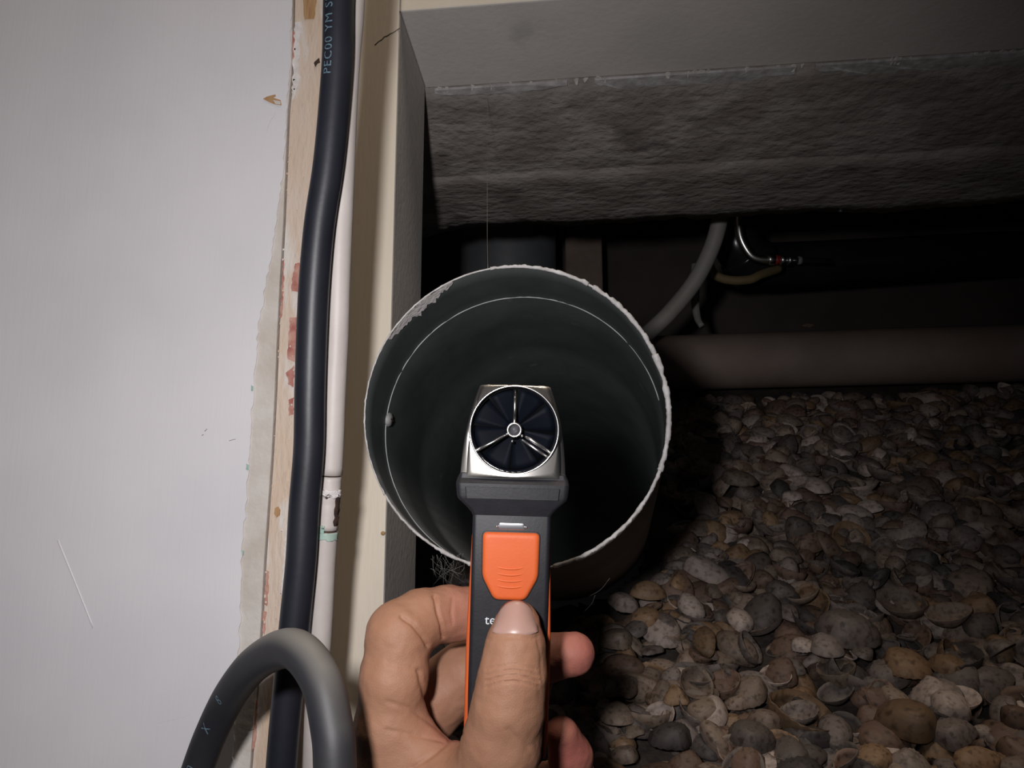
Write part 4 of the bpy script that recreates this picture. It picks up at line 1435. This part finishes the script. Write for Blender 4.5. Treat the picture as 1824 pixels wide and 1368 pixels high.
def crease(pl, t0, t1, wpx, dep):
    pl = np.asarray(pl, float)
    best = np.full(len(hv), 1e9)
    P2 = np.stack([hpx, hpy], 1)
    for a_, b_ in zip(pl[:-1], pl[1:]):
        ba = b_ - a_
        h = np.clip(((P2 - a_) @ ba) / (ba @ ba), 0, 1)
        best = np.minimum(best, np.linalg.norm(P2 - a_ - h[:, None] * ba, axis=1))
    m_ = (hv[:, 2] > t0) & (hv[:, 2] < t1)
    disp[:] -= np.where(m_, dep * np.exp(-(best / wpx) ** 2), 0)


crease([(774, 1062), (780, 1090), (787, 1115), (790, 1136)], .326, .350, 3.2, .0011)          # index, outer joint
crease([(806, 1066), (804, 1090), (806, 1110)], .326, .350, 3, .0004)
crease([(715, 1098), (735, 1112), (752, 1132), (762, 1150)], .310, .345, 4, .0012)            # index, knuckle fold
crease([(690, 1180), (722, 1190), (748, 1196)], .300, .330, 5, .0003)
crease([(745, 1195), (757, 1240), (780, 1275), (810, 1302)], .300, .340, 4, .0008)
crease([(690, 1250), (730, 1262), (770, 1290), (800, 1312)], .296, .335, 4, .0005)
crease([(735, 1368), (770, 1345), (800, 1318), (820, 1306)], .285, .335, 4, .0008)            # web fold
crease([(690, 1300), (740, 1310), (790, 1320)], .290, .330, 3.5, .0004)
for y_, b_, dp in ((1196, 7, .0006), (1206, 8, .0009), (1216, 8, .0006), (1187, 5, .0004)):  # thumb joint
    crease([(866, y_ + b_), (890, y_), (915, y_ - 3), (940, y_ + 1), (960, y_ + b_)], .275, .296, 2.2, dp)
crease([(958, 1140), (964, 1170), (966, 1215)], .280, .300, 3, .0003)
crease([(872, 1140), (890, 1137), (918, 1135), (948, 1138), (960, 1132)], .275, .302, 2.6, .0004)   # nail fold
crease([(905, 1300), (925, 1320), (940, 1330)], .275, .296, 5, .0005)
bl = np.array([0.00045 * noise.fractal(Vector(p * 90), 0.8, 2, 3) for p in hv])
hv = hv + gn * (disp + bl)[:, None]
hw = CAM + hv[:, :1] * RGT - hv[:, 1:2] * UPV + hv[:, 2:3] * FWD
blush = np.zeros(len(hv))
for (px, py, t, r, w) in [(1030, 1165, .355, .014, 1.0), (985, 1175, .358, .012, .5), (1010, 1330, .352, .018, .95), (815, 1092, .345, .011, .75), (850, 1092, .348, .012, .8), (780, 1270, .358, .012, .3), (960, 1120, .302, .006, .5), (805, 1290, .32, .008, .5), (955, 1250, .305, .006, .35)]:
    dd_ = np.linalg.norm(hv - cpt(px, py, t), axis=1)
    blush = np.maximum(blush, w * np.exp(-(dd_ / r) ** 2))
skin = bpy.data.materials.new('skin'); skin.use_nodes = True
N = skin.node_tree.nodes; Lk = skin.node_tree.links; b = N['Principled BSDF']
b.inputs['Roughness'].default_value = 0.58
b.inputs['Specular IOR Level'].default_value = 0.32
b.inputs['Subsurface Weight'].default_value = 0.12
b.inputs['Subsurface Radius'].default_value = (0.004, 0.0015, 0.0008)
tc = N.new('ShaderNodeTexCoord')
n1 = N.new('ShaderNodeTexNoise'); n1.inputs['Scale'].default_value = 90; n1.inputs['Detail'].default_value = 5; Lk.new(tc.outputs['Object'], n1.inputs['Vector'])
mx = N.new('ShaderNodeMix'); mx.data_type = 'RGBA'; mx.inputs[6].default_value = (0.32, 0.155, 0.092, 1); mx.inputs[7].default_value = (0.385, 0.205, 0.128, 1); Lk.new(n1.outputs['Fac'], mx.inputs['Factor'])
at = N.new('ShaderNodeAttribute'); at.attribute_name = 'blush'
mx2 = N.new('ShaderNodeMix'); mx2.data_type = 'RGBA'; mx2.inputs[7].default_value = (0.47, 0.135, 0.115, 1); Lk.new(mx.outputs[2], mx2.inputs[6]); Lk.new(at.outputs['Fac'], mx2.inputs['Factor'])
Lk.new(mx2.outputs[2], b.inputs['Base Color'])
n2 = N.new('ShaderNodeTexVoronoi'); n2.inputs['Scale'].default_value = 1500; Lk.new(tc.outputs['Object'], n2.inputs['Vector'])
bp = N.new('ShaderNodeBump'); bp.inputs['Strength'].default_value = 0.18; bp.inputs['Distance'].default_value = 0.0004
Lk.new(n2.outputs['Distance'], bp.inputs['Height']); Lk.new(bp.outputs['Normal'], b.inputs['Normal'])
hand = mesh('hand', hw, hf, skin)
ba = hand.data.attributes.new('blush', 'FLOAT', 'POINT'); ba.data.foreach_set('value', blush.astype(np.float32))
tag(hand, "person's bare left hand gripping the airflow meter, thumb laid along its front", 'person')
# thumbnail, laid on the skin
nu, nv = 17, 13
pts = []
for j in range(nv):
    for i in range(nu):
        u = -1 + 2 * i / (nu - 1); v = j / (nv - 1)
        hwid = 39.5 + 1.5 * v
        x = 919.5 + hwid * u * (1 - 0.04 * (1 - v) ** 2) - 2 * v
        y = (1071 + 20 * u * u + 12 * u ** 4) * (1 - v) + (1138 - 11 * u * u) * v
        pts.append((x, y))
tlo = np.full(len(pts), 0.27, np.float64); 
rayp = np.array([((x - CX) / F, (y - CY) / F, 1.0) for x, y in pts])
tt_ = np.full(len(pts), 0.275)
for _ in range(40):
    tt_ = tt_ + np.clip(sdf(rayp * tt_[:, None]), -0.002, 0.004) * 0.9
    tt_ = np.minimum(tt_, 0.3035)
uu = np.tile(np.linspace(-1, 1, nu), nv); v_ = np.repeat(np.linspace(0, 1, nv), nu)
Am = np.stack([np.ones_like(uu), uu, uu ** 2, uu ** 4, v_, v_ * v_ * 0.3], 1)
ok_ = (v_ > 0.2) & (np.abs(uu) < 0.9)
co_, *_r = np.linalg.lstsq(Am[ok_], tt_[ok_], rcond=None)
tt_ = Am @ co_ - 0.0002 * (1 - v_)          # an even, barrel-curved plate
np_ = rayp * tt_[:, None]
V = []
for lay, o_ in ((0, 0.0007), (1, -0.0010)):
    for k, (x, y, z) in enumerate(np_):
        j, i = divmod(k, nu)
        up_ = {nv - 1: -0.0008, nv - 2: 0.0001, nv - 3: 0.0005}.get(j, 0.0007)
        if i in (0, nu - 1): up_ = min(up_, -0.0002)
        V.append(CAM + x * RGT - y * UPV + (z - (up_ if lay == 0 else o_ - 0.0008)) * FWD)
Fc = []
N_ = nu * nv
for j in range(nv - 1):
    for i in range(nu - 1):
        q = j * nu + i
        Fc.append((q, q + nu, q + nu + 1, q + 1)); Fc.append((N_ + q, N_ + q + 1, N_ + q + nu + 1, N_ + q + nu))
rg_ = [j for j in range(nu)] + [i * nu + nu - 1 for i in range(1, nv)] + [(nv - 1) * nu + j for j in range(nu - 2, -1, -1)] + [i * nu for i in range(nv - 2, 0, -1)]
for q, w in zip(rg_, rg_[1:] + rg_[:1]): Fc.append((q, N_ + q, N_ + w, w))
nl = fixnormals(mesh('thumbnail', V, Fc, MT['nail'], hand))

# ================================================================ cobwebs
rr = random.Random(33)
th_ = spline([Q(869, 150, 0.66), Q(868, 250, .62), Q(868, 330, .56), Q(868, 420, .50), Q(869, 478, .42)], 30)
V, Fc = tube(th_, 0.00011, 5)
tag(mesh('cobweb_thread', V, Fc, MT['web']), 'single cobweb thread hanging from the concrete to the top of the duct rim', 'cobweb')
parts = []
for i in range(36):
    a0 = Q(rr.uniform(762, 832), rr.uniform(985, 1015), .418); a1 = Q(rr.uniform(770, 836), rr.uniform(1020, 1048), rr.uniform(.42, .47))
    mid = (a0 + a1) / 2 + np.array([rr.uniform(-.0015, .0015), rr.uniform(-.001, .001), rr.uniform(-.001, .001)])
    parts.append(tube(spline([a0, mid, a1], 8), 0.00007, 4))
V, Fc = join(parts)
tag(mesh('cobweb', V, Fc, MT['web']), 'dusty cobweb tuft hanging under the lower left of the duct rim', 'cobweb', kind='stuff')
parts = []
for (a_, b_, c_) in [((1010, 1022), (1000, 1030), (991, 1036)), ((1030, 1026), (1034, 1030), (1036, 1040)), ((1086, 1030), (1070, 1050), (1050, 1062)), ((1060, 1060), (1054, 1075), (1040, 1090))]:
    parts.append(tube(spline([Q(*a_, .43), Q(*b_, .435), Q(*c_, .44)], 8), 0.00006, 4))
V, Fc = join(parts)
tag(mesh('cobweb', V, Fc, MT['web']), 'few stray cobweb hairs below the right part of the duct rim', 'cobweb', kind='stuff')
